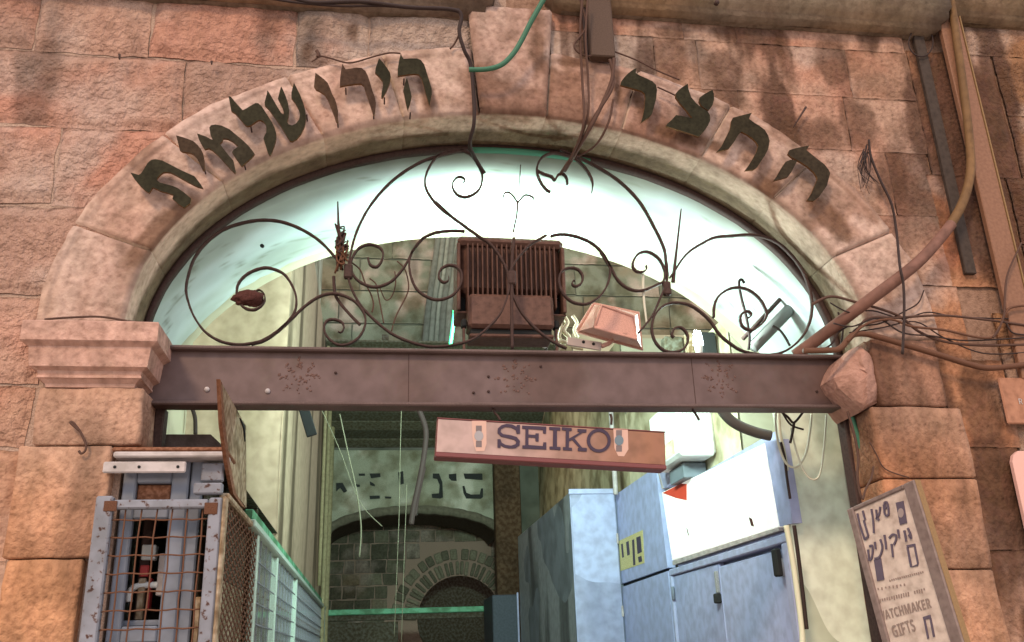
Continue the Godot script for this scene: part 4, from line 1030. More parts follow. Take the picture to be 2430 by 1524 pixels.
func build_kiosk() -> void:
	var X := -0.575
	var k := thing("watch_kiosk", "small grey metal and mesh kiosk built against the left side of the entrance", "kiosk")
	# the caged window in front
	var st := mb()
	var bar := func(called: String, x0: float, y0: float, x1: float, y1: float, z0: float, z1: float, m: Material): boxo(called, Vector3(x0, y0, z0), Vector3(x1, y1, z1), m, k, 0.006)
	bar.call("cage_post", -1.052, 0.9, -0.99, 2.235, 0.045, 0.085, M.cage_paint)
	bar.call("cage_post", -0.635, 0.9, -0.585, 2.225, 0.045, 0.085, M.cage_paint)
	bar.call("cage_rail", -0.989, 2.185, -0.637, 2.22, 0.047, 0.083, M.cage_paint)
	bar.call("rust_corner", -1.02, 2.175, -0.972, 2.215, 0.084, 0.088, M.rust)
	bar.call("rust_corner", -0.65, 2.16, -0.60, 2.205, 0.084, 0.088, M.rust)
	bar.call("corner_angle", -0.583, 0.9, -0.568, 2.23, 0.03, 0.09, M.wood)
	for i in 6:
		var x := -0.945 + i * 0.0575
		var s := mb(false)
		var pts := []
		for j in 12: pts.append(Vector3(x - 0.008 * j / 11.0 + 0.0025 * sin(j * 2.3 + i), lerpf(2.19, 0.95, j / 11.0), 0.062 + 0.003 * (1 if j % 2 else -1)))
		tube(s, pts, 0.0031, -1, 6)
		obj("mesh_wire", s, M.rust_wire, k)
	for j in 18:
		var y := 2.145 - j * 0.0665
		var s := mb(false)
		var pts := []
		for i in 12: pts.append(Vector3(lerpf(-0.995, -0.63, i / 11.0), y + 0.0025 * sin(i * 1.9 + j), 0.062 + 0.003 * (-1 if i % 2 else 1)))
		tube(s, pts, 0.0031, -1, 6)
		obj("mesh_wire", s, M.rust_wire, k)
	# grey door frames behind the cage
	bar.call("inner_post", -0.985, 0.3, -0.935, 2.40, -0.05, -0.01, M.grey_blue)
	bar.call("inner_post", -0.80, 0.3, -0.735, 2.40, -0.05, -0.01, M.grey_blue)
	bar.call("inner_post", -0.73, 0.3, -0.685, 2.42, -0.055, -0.02, M.grey_blue)
	bar.call("inner_rail", -0.934, 2.30, -0.802, 2.345, -0.05, -0.012, M.grey_blue)
	bar.call("inner_rail", -0.934, 2.16, -0.802, 2.235, -0.05, -0.012, M.grey_blue)
	bar.call("inner_rail", -0.934, 1.70, -0.802, 1.76, -0.05, -0.012, M.grey_blue)
	bar.call("pane_top", -0.934, 2.237, -0.804, 2.298, -0.045, -0.035, M.wood_edge)
	bar.call("angle_strip", -1.045, 2.325, -0.735, 2.37, 0.06, 0.072, M.light_grey)
	for q in [-1.0, -0.91, -0.765]:
		var s := mb(false)
		tube(s, [Vector3(q, 2.348, 0.07), Vector3(q, 2.348, 0.0745)], 0.006, -1, 10)
		obj("bolt", s, M.dark, k)
	bar.call("ledge", -1.01, 2.385, -0.585, 2.408, -0.05, 0.08, M.light_grey)
	bar.call("ledge_board", -1.02, 2.41, -0.585, 2.428, -0.2, 0.07, M.wood_edge)
	bar.call("bracket", -0.70, 2.24, -0.59, 2.285, 0.04, 0.075, M.cage_paint)
	bar.call("bracket", -0.685, 2.30, -0.60, 2.375, -0.02, 0.02, M.cage_paint)
	bar.call("inside_back", -1.19, 0.1, -0.60, 2.38, -1.2, -1.17, M.dark_wood)
	bar.call("inside_panel", -0.685, 0.1, -0.675, 2.38, -1.15, -0.06, M.dark_wood)
	bar.call("inside_shelf", -1.19, 1.76, -0.69, 1.785, -0.5, -0.08, M.grey_blue)
	bar.call("roof_panel", -1.19, 2.38, X - 0.02, 2.384, -2.2, -0.06, M.dark_wood)
	bar.call("curtain_strip", -0.672, 0.5, -0.645, 1.86, -0.01, 0.01, M.wood)
	# what stands on its shelf
	var gear := [["white_carton", "white carton on the top shelf inside the cage", -0.925, 2.02, -0.87, 2.08, M.white_paint], ["red_tin", "small dark red tin under the white carton in the cage", -0.925, 1.955, -0.89, 2.0, M.tool_red], ["brown_box", "tall tan box behind the rusty mesh", -0.925, 1.79, -0.897, 1.95, M.wood], ["red_rod", "bright red tool handle standing behind the rusty mesh", -0.885, 1.83, -0.876, 1.95, M.tool_red], ["paper_strip", "patterned paper strip pinned up inside the cage", -0.855, 1.88, -0.828, 2.045, M.light_grey]]
	for g in gear:
		tag(boxo(g[0], Vector3(g[2], g[3], -0.22), Vector3(g[4], g[5], -0.17), g[6], self, 0.004), g[1], (g[0] as String).split("_")[1])
	var hd := mb(false)
	tube(hd, smooth(on_z("304,1418 306,1395 318,1382 345,1378 372,1378", -0.18), 6), 0.013, -1, 8)
	tag(obj("white_machine", hd, M.white_paint, self), "curved white machine arm on the kiosk shelf", "machine")
	# the long side towards the passage
	boxo("top_rail", Vector3(X - 0.03, 2.225, -8.0), Vector3(X + 0.02, 2.262, -0.75), M.pale_green, k, 0.006)
	boxo("top_rail", Vector3(X - 0.05, 2.275, -7.8), Vector3(X - 0.005, 2.325, -0.85), M.green_paint, k, 0.006)
	boxo("top_rail", Vector3(X - 0.03, 2.222, -0.74), Vector3(X + 0.01, 2.25, 0.04), M.wood, k, 0.006)
	boxo("gap_board", Vector3(X - 0.04, 2.263, -8.0), Vector3(X - 0.02, 2.274, -0.75), M.dark, k, 0.0)
	var zs := [-1.02, -2.05, -3.6]
	for z in zs: boxo("side_post", Vector3(X - 0.03, 0.3, z - 0.05), Vector3(X + 0.006, 2.224, z), M.pale_green, k, 0.005)
	boxo("side_post", Vector3(X - 0.03, 0.3, -7.9), Vector3(X + 0.02, 2.224, -7.8), M.pale_green, k, 0.005)
	var ends := [[-1.02, -2.0], [-2.1, -3.55], [-3.65, -7.8]]
	for e in ends:
		wall_grid("side_panel", Vector3(X - 0.025, 0.3, e[0] - 0.03), Vector3(0, 0, e[1] - e[0] + 0.03), Vector3(0, 1.92, 0), Vector3(1, 0, 0), 24, 16, L(0.42, 0.43, 0.33), L(0.27, 0.28, 0.22), 0.6, M.plaster, k)
		boxo("panel_pane", Vector3(X - 0.016, 0.3, e[1]), Vector3(X - 0.012, 2.222, e[0] - 0.05), M.glass, k, 0.0)
		var n := int(abs(e[1] - e[0]) / 0.2)
		for i in range(1, n):
			var z: float = lerpf(e[0], e[1], i / float(n))
			boxo("side_bar", Vector3(X - 0.011, 0.3, z - 0.004), Vector3(X - 0.005, 2.22, z + 0.004), M.cage_paint, k, 0.0)
		for i in 14:
			boxo("side_bar", Vector3(X - 0.0045, 0.8 + i * 0.1, e[1]), Vector3(X + 0.0005, 0.806 + i * 0.1, e[0]), M.cage_paint, k, 0.0)
	# expanded metal next to the corner
	var em := mb()
	var z0 := 0.02
	var z1 := -1.0
	var step := 0.12
	for dirn in [1.0, -1.0]:
		var z := z1 - 3.4
		while z < z0 + 3.4:
			var pa := Vector2(z, 1.2)
			var pb := Vector2(z + dirn * 3.2, 2.215)
			var clipped := Geometry2D.intersect_polyline_with_polygon(PackedVector2Array([pa, pb]), PackedVector2Array([Vector2(z1, 1.2), Vector2(z0, 1.2), Vector2(z0, 2.215), Vector2(z1, 2.215)]))
			for seg in clipped:
				var a := Vector3(X, seg[0].y, seg[0].x)
				var b := Vector3(X, seg[1].y, seg[1].x)
				var dd := (b - a).normalized()
				var nn := Vector3(0, -dd.z, dd.y) * 0.0035
				quad(em, a - nn, b - nn, b + nn, a + nn, Vector3(1, 0.5, 0))
				quad(em, a + nn, b + nn, b + nn + Vector3(-0.004, 0, 0), a + nn + Vector3(-0.004, 0, 0), nn)
			z += step
	var eo := obj("expanded_metal", em, M.rust_wire, k)
	eo.set_meta("kind", "stuff")
	wall_grid("mesh_backing", Vector3(X - 0.05, 0.9, 0.02), Vector3(0, 0, -1.02), Vector3(0, 1.05, 0), Vector3(1, 0, 0), 12, 12, L(0.40, 0.34, 0.24), L(0.24, 0.2, 0.14), 0.6, M.plaster, k)
	boxo("mesh_backing", Vector3(X - 0.06, 1.952, -1.0), Vector3(X - 0.05, 2.215, 0.0), M.dark_wood, k, 0.0)
	# things on and beside it
	var sl := mb()
	sheet(sl, flat2(on_z("338,1092 372,1034 393,1023 496,1023 520,1046 526,1092", -0.32)), -0.48, -0.32)
	tag(obj("slate_slab", sl, mat(L(0.135, 0.105, 0.095), 0.95, M.rag.albedo_texture, 1.5, M.rag.heightmap_texture, 0.5), self), "dark grey slab with sloping corners lying on the kiosk roof", "slab")
	var bd := thing("shutter_board", "beige board with a red brown edge tilted up over the kiosk corner", "board")
	sheet_x("board", "513,900 573,1003 574,1196 546,1160 531,1085 520,1000", -0.605, 0.012, M.wood, bd)
	sheet_x("board_edge", "509,893 514,902 521,1000 532,1085 547,1160 570,1198 560,1190 541,1163 526,1090 514,1000", -0.59, 0.014, M.wood_edge, bd)
	sheet_x("dark_trim", "563,985 574,1003 575,1040 572,1008", -0.592, 0.006, M.dark, bd)
	tag(boxo("iron_post", Vector3(-0.935, 0.4, -0.27), Vector3(-0.895, 2.66, -0.19), M.iron, self, 0.006), "thin dark iron post behind the left pilaster", "post")
	tag(boxo("iron_post", Vector3(2.20, 0.2, -0.27), Vector3(2.235, 2.66, -0.19), M.iron, self, 0.006), "thin dark iron post behind the right pilaster", "post")

# ---------------------------------------------------------------- lamps, floodlights and signs
func build_lamps() -> void:
	var n := 0
	for q in [[Vector3(0.84, 3.16, -0.7), "lit spiral energy saving bulb just above the beam, right of the brown floodlight"], [pz(1645, 818, -0.75), "lit bulb low behind the small right scroll, half hidden by the beam"]]:
		var o := thing("light_bulb", q[1], "bulb", q[0], "energy saving bulbs above the beam")
		var st := mb(false)
		var d := Vector3(-0.75, 0.55, -0.05).normalized() if n == 0 else Vector3(0, 1, 0)
		var u := d.cross(Vector3(0, 0, 1)).normalized()
		var v := u.cross(d)
		for kk in 2:
			var pts := []
			for i in 40:
				var t := i / 39.0
				var a := t * TAU * 2.5 + kk * PI
				pts.append(d * (0.015 + 0.075 * t) + (u * cos(a) + v * sin(a)) * (0.022 * (1.0 - 0.4 * t * t)))
			tube(st, pts, 0.0075, -1, 6)
		obj("spiral_tube", st, M.bulb, o)
		var s2 := mb(false)
		tube(s2, [d * 0.012, -d * 0.02, -d * 0.05], 0.024, 0.016, 12)
		obj("lamp_base", s2, M.white_paint, o)
		var s3 := mb(false)
		tube(s3, [-d * 0.05, Vector3(0.02, -0.10, 0.0), Vector3(0.03, -0.25, 0.05)], 0.006, -1, 6)
		obj("flex", s3, M.cable_dark, o)
		var l := OmniLight3D.new()
		l.name = "bulb_light"
		l.light_color = Color(0.90, 1.0, 0.97)
		l.light_energy = 0.3 if n == 0 else 0.6
		l.light_size = 0.04
		l.omni_range = 14.0
		l.omni_attenuation = 2.0
		l.shadow_enabled = true
		l.position = q[0] + d * 0.13
		add_child(l, true)
		n += 1
	# the brown floodlight with cooling ribs
	var fl := thing("floodlight", "large brown floodlight with vertical cooling ribs and a gear box below", "floodlight")
	var z := -0.36
	var a := pz(1078, 728, z)
	var b := pz(1324, 566, z)
	var t := Transform3D(Basis(Vector3(0, 0, 1), -0.012), Vector3(a.x, a.y, 0))
	var w := b.x - a.x
	var h := b.y - a.y + 0.01
	boxo("housing", Vector3(0.015, 0.10, z - 0.22), Vector3(w - 0.015, h, z - 0.03), M.brown_metal, fl, 0.03, t)
	boxo("hood", Vector3(0.0, h - 0.045, z - 0.25), Vector3(w, h + 0.004, z + 0.0), M.brown_metal, fl, 0.018, t)
	for i in 19:
		var x := 0.05 + (w - 0.1) * i / 18.0
		boxo("rib", Vector3(x - 0.0035, 0.02, z - 0.20), Vector3(x + 0.0035, h - 0.044, z + 0.012 * (1.0 if i % 3 else 0.6)), M.brown_metal, fl, 0.002, t)
	boxo("side_plate", Vector3(-0.004, 0.0, z - 0.22), Vector3(0.013, h - 0.04, z - 0.0), M.brown_metal, fl, 0.004, t)
	boxo("side_plate", Vector3(w - 0.013, 0.0, z - 0.22), Vector3(w + 0.004, h - 0.04, z - 0.0), M.brown_metal, fl, 0.004, t)
	boxo("lower_frame", Vector3(-0.004, -0.012, z - 0.22), Vector3(w + 0.004, 0.0, z - 0.02), M.brown_metal, fl, 0.004, t)
	boxo("recess", Vector3(0.014, 0.002, z - 0.21), Vector3(w - 0.014, 0.098, z - 0.10), M.dark, fl, 0.0, t)
	var c := pz(1104, 790, z + 0.06)
	var e := pz(1303, 694, z + 0.06)
	boxo("gear_box", Vector3(c.x, c.y + 0.045, z - 0.10), Vector3(e.x, e.y, z + 0.06), M.brown_metal, fl, 0.016)
	boxo("gear_lip", Vector3(c.x + 0.005, c.y - 0.002, z - 0.10), Vector3(e.x - 0.005, c.y + 0.016, z + 0.05), M.brown_metal, fl, 0.006)
	boxo("gear_gap", Vector3(c.x + 0.012, c.y + 0.017, z - 0.09), Vector3(e.x - 0.012, c.y + 0.044, z + 0.03), M.dark, fl, 0.0)
	for x in [c.x - 0.03, e.x + 0.004]:
		boxo("side_bolt", Vector3(x, c.y + 0.06, z - 0.03), Vector3(x + 0.026, c.y + 0.10, z + 0.02), M.dark, fl, 0.006)
		boxo("leg", Vector3(x + 0.006, 2.92, z - 0.02), Vector3(x + 0.018, c.y + 0.058, z + 0.01), M.brown_metal, fl, 0.002)
	boxo("lit_glass", Vector3(0.03, 0.12, z - 0.224), Vector3(w - 0.03, h - 0.02, z - 0.2205), M.bulb, fl, 0.0, t)
	flood("flood_light", Vector3(a.x + w / 2, a.y + 0.22, z - 0.26), Vector3(0.0, 0.42, -1.0), LAMP)
	# the pink floodlight
	var pf := thing("floodlight", "small salmon pink floodlight tilted on a flat bracket above the beam", "floodlight")
	var inner: Array = zoomed(1060, 540, 4.822, "1690,1140 1775,890 2140,1020 2178,1280", -0.34)
	var rim: Array = zoomed(1060, 540, 4.822, "1500,1185 1680,880 2190,985 2235,1385", -0.52)
	var st := mb()
	quad(st, inner[0], inner[1], inner[2], inner[3], Vector3(0, 0.2, 1))
	for i in 4:
		var j := (i + 1) % 4
		var m: Vector3 = (inner[i] + inner[j]) / 2.0 - (inner[0] + inner[2]) / 2.0
		quad(st, inner[i], inner[j], rim[j], rim[i], Vector3(m.x, m.y, 0.2))
	quad(st, rim[0], rim[1], rim[2], rim[3], Vector3(0, 0, -1))
	obj("housing", st, M.pink_metal, pf)
	var gl := mb()
	var mid: Vector3 = (rim[0] + rim[1] + rim[2] + rim[3]) / 4.0
	var gq := []
	for i in 4: gq.append(mid.lerp(rim[i], 0.88) + Vector3(0, 0, -0.016))
	quad(gl, gq[0], gq[1], gq[2], gq[3], Vector3(0, 0, -1))
	obj("lit_glass", gl, M.bulb, pf)
	flood("flood_light", mid + Vector3(0, -0.02, -0.05), Vector3(0.15, -0.12, -1.0), LAMP * 0.22)
	var fr := mb(false)
	tube(fr, [inner[0], inner[1], inner[2], inner[3], inner[0]], 0.008, -1, 8)
	obj("panel_edge", fr, M.pink_metal, pf)
	var rr := mb(false)
	tube(rr, [rim[0], rim[1], rim[2], rim[3], rim[0]], 0.013, -1, 8)
	obj("rim", rr, M.pink_metal, pf)
	var cl := pz(1470, 789, -0.36)
	boxo("clip", cl - Vector3(0.014, 0.008, 0.006), cl + Vector3(0.014, 0.008, 0.02), M.light_grey, pf, 0.003)
	var bs: Array = zoomed(1060, 540, 4.822, "1380,1300 1770,1365", -0.45)
	boxo("bracket", Vector3(0, -0.022, -0.006), Vector3(bs[0].distance_to(bs[1]), 0.022, 0.006), mat(L(0.42, 0.33, 0.30), 0.6), pf, 0.003, Transform3D(Basis(Vector3(0, 0, 1), (bs[1] - bs[0]).signed_angle_to(Vector3.RIGHT, Vector3(0, 0, -1))), bs[0]))
	for s in ["1565,1310", "1680,1332"]:
		var hp: Vector3 = zoomed(1060, 540, 4.822, s, -0.443)[0]
		var hs := mb(false)
		tube(hs, [hp, hp + Vector3(0, 0, 0.002)], 0.008, -1, 10)
		obj("bracket_hole", hs, M.dark, pf)
	var yk := mb(false)
	tube(yk, zoomed(1060, 540, 4.822, "1770,1360 1850,1330 1900,1290", -0.45), 0.012)
	obj("yoke", yk, M.pink_metal, pf)

func flood(called: String, at: Vector3, to: Vector3, energy: float) -> void:
	var l := SpotLight3D.new()
	l.name = called
	l.light_color = Color(0.84, 1.0, 0.95)
	l.light_energy = energy
	l.light_size = 0.12
	l.spot_range = 20.0
	l.spot_attenuation = 2.0
	l.spot_angle = 84.0
	l.spot_angle_attenuation = 1.0
	l.shadow_enabled = true
	l.position = at
	add_child(l, true)
	l.look_at_from_position(at, at + to, Vector3.UP)
func build_watch_sign() -> void:
	var o := thing("hanging_sign", "long pinkish watch brand sign hanging under the steel beam", "sign")
	var z := -0.12
	var a := pz(1030, 986, z)
	var b := pz(1566, 1019, z)
	var ang := atan2(b.y - a.y, b.x - a.x)
	var w := a.distance_to(b)
	var t := Transform3D(Basis(Vector3(0, 0, 1), ang), a)
	boxo("case", Vector3(0, -0.150, -0.09), Vector3(w, 0, -0.004), M.sign_trim, o, 0.003, t)
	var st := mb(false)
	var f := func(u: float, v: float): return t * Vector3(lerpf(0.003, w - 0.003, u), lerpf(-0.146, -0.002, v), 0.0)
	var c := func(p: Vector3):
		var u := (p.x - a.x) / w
		return L(0.43, 0.295, 0.27).lerp(L(0.27, 0.125, 0.075), smoothstep(0.1, 0.95, u + 0.1 * na.get_noise_2d(p.x * 90.0, p.y * 90.0)))  # pink-to-orange run paints the uneven light across the face
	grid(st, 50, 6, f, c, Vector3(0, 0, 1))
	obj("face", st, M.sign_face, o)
	boxo("bottom_trim", Vector3(-0.002, -0.168, -0.092), Vector3(w + 0.002, -0.147, 0.003), M.sign_trim, o, 0.004, t)
	boxo("top_trim", Vector3(-0.002, 0.0, -0.092), Vector3(w + 0.002, 0.006, 0.0015), M.sign_trim, o, 0.002, t)
	var glyph := ["880,222 880,300 850,300 843,268 800,245 750,240 710,260 706,285 730,305 800,315 850,330 880,365 875,405 840,430 780,432 730,420 708,402 705,427 680,425 680,350 705,350 718,382 750,400 800,408 840,395 848,375 830,355 770,340 710,325 680,295 682,255 715,225 760,213 810,218 848,238 855,222", "900,228 1115,238 1112,300 1088,298 1086,268 955,258 955,308 1018,312 1020,298 1048,298 1046,370 1020,368 1018,338 955,332 955,402 1085,412 1090,378 1115,378 1115,442 902,432 902,405 928,405 930,258 900,255", "1142,240 1240,245 1240,272 1210,270 1210,418 1242,420 1242,447 1145,440 1145,415 1175,416 1177,268 1142,266", "1255,243 1342,250 1342,275 1318,275 1318,345 1420,287 1395,282 1395,258 1475,262 1472,290 1440,292 1365,340 1435,425 1478,430 1475,460 1398,455 1398,430 1410,428 1345,355 1318,370 1316,425 1345,428 1345,452 1265,447 1265,420 1288,422 1290,272 1255,268"]
	for g in glyph:
		var s := mb()
		sheet(s, flat2(zoomed(1000, 950, 3.767, g, z)), z + 0.0005, z + 0.004)
		obj("letter", s, M.ink, o)
	var ring := ""
	for i in 33: ring += "%f,%f " % [1585 + 107 * cos(TAU * i / 32.0 + 0.01), 362 + 107 * sin(TAU * i / 32.0 + 0.01)]
	for i in 33: ring += "%f,%f " % [1585 + 79 * cos(TAU * (32 - i) / 32.0), 362 + 79 * sin(TAU * (32 - i) / 32.0)]
	var ro := flat2(zoomed(1000, 950, 3.767, ring, z))
	var so := mb()
	for i in 32:
		var p := PackedVector2Array([ro[i], ro[i + 1], ro[64 - i], ro[65 - i]])
		sheet(so, p, z + 0.0005, z + 0.004)
	obj("letter", so, M.ink, o)
	for q in [["450,185 580,185 582,390 562,455 490,457 470,400 455,320", 515.0, 320.0], ["1715,250 1845,258 1850,440 1812,502 1760,500 1725,430", 1768.0, 360.0]]:
		var s := mb()
		sheet(s, flat2(zoomed(1000, 950, 3.767, q[0], z)), z + 0.0004, z + 0.0012)
		var k := obj("watch_sticker", s, mat(L(0.52, 0.32, 0.26), 0.5), o)
		var s2 := mb()
		var cx: float = q[1]
		var cyy: float = q[2]
		for r in [[-28, -92, 24, -40], [-28, 45, 24, 100]]:
			sheet(s2, flat2(zoomed(1000, 950, 3.767, "%f,%f %f,%f %f,%f %f,%f" % [cx + r[0], cyy + r[1], cx + r[2], cyy + r[1], cx + r[2], cyy + r[3], cx + r[0], cyy + r[3]], z)), z + 0.0013, z + 0.0022)
		obj("watch_strap", s2, mat(L(0.16, 0.12, 0.12), 0.5), k)
		var dial := ""
		for i in 16: dial += "%f,%f " % [cx - 2 + 40 * cos(TAU * i / 16.0), cyy + 46 * sin(TAU * i / 16.0)]
		var s3 := mb()
		sheet(s3, flat2(zoomed(1000, 950, 3.767, dial, z)), z + 0.0013, z + 0.003)
		obj("watch_dial", s3, mat(L(0.30, 0.27, 0.28) if cx < 900 else L(0.13, 0.17, 0.2), 0.4), k)
	for q in ["1160,962 1165,972 1172,980 1178,990", "1437,975 1440,985 1439,1000", "1630,965 1640,978 1646,990"]:
		var s := mb(false)
		tube(s, smooth(on_z(q, z - 0.03), 5), 0.006, -1, 6)
		if q.begins_with("1630"): tag(obj("wire_end", s, M.cable_dark, self), "short twisted dark wire end below the beam, right of the watch sign", "wire")
		else: obj("hook", s, M.iron, o)

func build_repair_sign() -> void:
	# a flat box sign set across the pilaster, nearly square to the facade
	var az := deg_to_rad(75.0)
	var u := Vector3(cos(az), 0, sin(az))
	var tilt := 0.15
	var xa := (u * cos(tilt) + Vector3.UP * sin(tilt)).normalized()
	var ya := (Vector3.UP * cos(tilt) - u * sin(tilt)).normalized()
	var t := Transform3D(Basis(xa, ya, xa.cross(ya)), pz(2000, 1205, 0.06))
	var o := thing("watch_repair_sign", "flat beige watch repair sign with handwritten Hebrew, tilted in the right hand jamb", "sign")
	var W := 0.375
	var H := 0.80
	boxo("panel", Vector3(0.02, -H, -0.026), Vector3(W - 0.02, 0, -0.004), mat(L(0.60, 0.475, 0.41), 0.6, M.rag.albedo_texture, 2.0), o, 0.002, t)
	var fm := mat(L(0.215, 0.155, 0.14), 0.6, M.rag.albedo_texture, 3.0)
	boxo("frame", Vector3(-0.01, -H, -0.03), Vector3(0.028, 0.012, 0.006), fm, o, 0.005, t)
	boxo("frame", Vector3(W - 0.05, -H, -0.03), Vector3(W + 0.01, 0.012, 0.006), fm, o, 0.005, t)
	boxo("frame", Vector3(0.029, -0.006, -0.03), Vector3(W - 0.051, 0.012, 0.005), fm, o, 0.004, t)
	boxo("gold_edge", Vector3(W + 0.0105, -H, -0.03), Vector3(W + 0.013, 0.012, 0.0), M.gold, o, 0.002, t)
	var inv := t.affine_inverse()
	var at := func(s: String) -> PackedVector2Array:
		var r := PackedVector2Array()
		for q in nums(s):
			var d := sight(1980 + q[0] / 3.744, 1120 + q[1] / 3.744)
			var e0 := inv * eye
			var dd := inv.basis * d
			var p := e0 + dd * (-e0.z / dd.z)
			r.append(Vector2(p.x, p.y))
		return r
	var ink := mat(L(0.10, 0.075, 0.105), 0.7)
	var dull := mat(L(0.25, 0.18, 0.155), 0.7)
	for s in ["205,370 230,480 270,600", "252,345 262,380 275,425", "262,430 285,510 303,570", "268,602 303,575", "330,330 345,430 352,545", "372,335 380,400 398,430", "408,310 400,370 372,420", "440,290 446,360 462,390 482,378 480,320 465,270 445,282 460,330", "300,690 306,740 312,785 332,765 342,700 335,655 312,665", "360,622 368,690", "408,600 425,650 424,700 400,758 358,772", "445,560 455,620 462,690", "488,590 515,560 545,562 550,600 530,650", "508,640 516,700 522,760", "565,512 578,590", "622,520 632,570 640,620", "652,500 672,540 684,590 660,560"]:
		var p2: PackedVector2Array = at.call(s)
		var p3 := []
		for q in p2: p3.append(Vector3(q.x, q.y, 0.0))
		var st := mb()
		flatbar(st, smooth(p3, 4), 0.0085, 0.004)
		var m := commit(st)
		var mi := obj("brush_stroke", m, ink, o)
		mi.transform = t
	for s in ["545,275 612,258 645,455 582,472", "350,782 412,768 442,958 380,972", "640,652 700,640 705,662 645,672", "640,672 655,668 690,845 672,848", "700,640 716,638 748,815 735,820", "676,848 745,815 742,836 682,848", "785,1290 850,1270 856,1300 792,1318", "792,1318 806,1315 840,1480 826,1486", "844,1300 858,1296 892,1465 876,1470", "405,1365 425,1360 455,1510 428,1512"]:
		var st := mb()
		sheet(st, at.call(s), -0.003, 0.0, t)
		obj("watch_drawing", st, ink, o)
	for s in [[592.0, 365.0]]:
		var dial := ""
		for i in 14: dial += "%f,%f " % [s[0] + 26 * cos(TAU * i / 14.0), s[1] + 42 * sin(TAU * i / 14.0)]
		var st := mb()
		sheet(st, at.call(dial), 0.0, 0.001, t)
		obj("watch_drawing", st, mat(L(0.30, 0.23, 0.22), 0.6), o)
	# smudged small print, too worn to read
	for r in [[480, 960, 790, 880, 17, 24], [340, 1040, 640, 990, 9, 26], [330, 1150, 665, 1065, 16, 40], [700, 1060, 805, 1030, 5, 40]]:
		for i in r[4]:
			var g: float = (i + 0.2) / r[4]
			var x: float = lerpf(r[0], r[2], g)
			var y: float = lerpf(r[1], r[3], g)
			var hh: float = r[5] * rng.randf_range(0.4, 1.0)
			var st := mb()
			sheet(st, at.call("%f,%f %f,%f %f,%f %f,%f" % [x, y, x + 9, y - 2, x + 14, y + hh, x + 4, y + hh]), -0.003, -0.001, t)
			obj("worn_print", st, dull, o)
	var font := SystemFont.new()
	font.font_names = PackedStringArray(["Droid Sans"])
	font.font_weight = 700
	for w in [["WATCHMAKER", "398,1328 866,1206", 1.0], ["GIFTS", "528,1475 725,1412", 1.0]]:
		var tm := TextMesh.new()
		tm.text = w[0]
		tm.font = font
		tm.font_size = 48
		tm.pixel_size = 0.01
		tm.depth = 0.05
		tm.horizontal_alignment = HORIZONTAL_ALIGNMENT_LEFT
		var p: PackedVector2Array = at.call(w[1])
		var am := ArrayMesh.new()
		am.add_surface_from_arrays(Mesh.PRIMITIVE_TRIANGLES, tm.get_mesh_arrays())
		var bb := am.get_aabb()
		var len := p[0].distance_to(p[1])
		var sx := len / bb.size.x
		var sy := (0.036 if w[0].length() > 6 else 0.045) / bb.size.y
		var rot := Basis(Vector3(0, 0, 1), (p[1] - p[0]).angle())
		var mi := obj("lettering", am, dull, o)
		mi.transform = t * Transform3D(rot * Basis.from_scale(Vector3(sx, sy, 0.02)), Vector3(p[0].x, p[0].y, -0.002)) * Transform3D(Basis.IDENTITY, -bb.position)

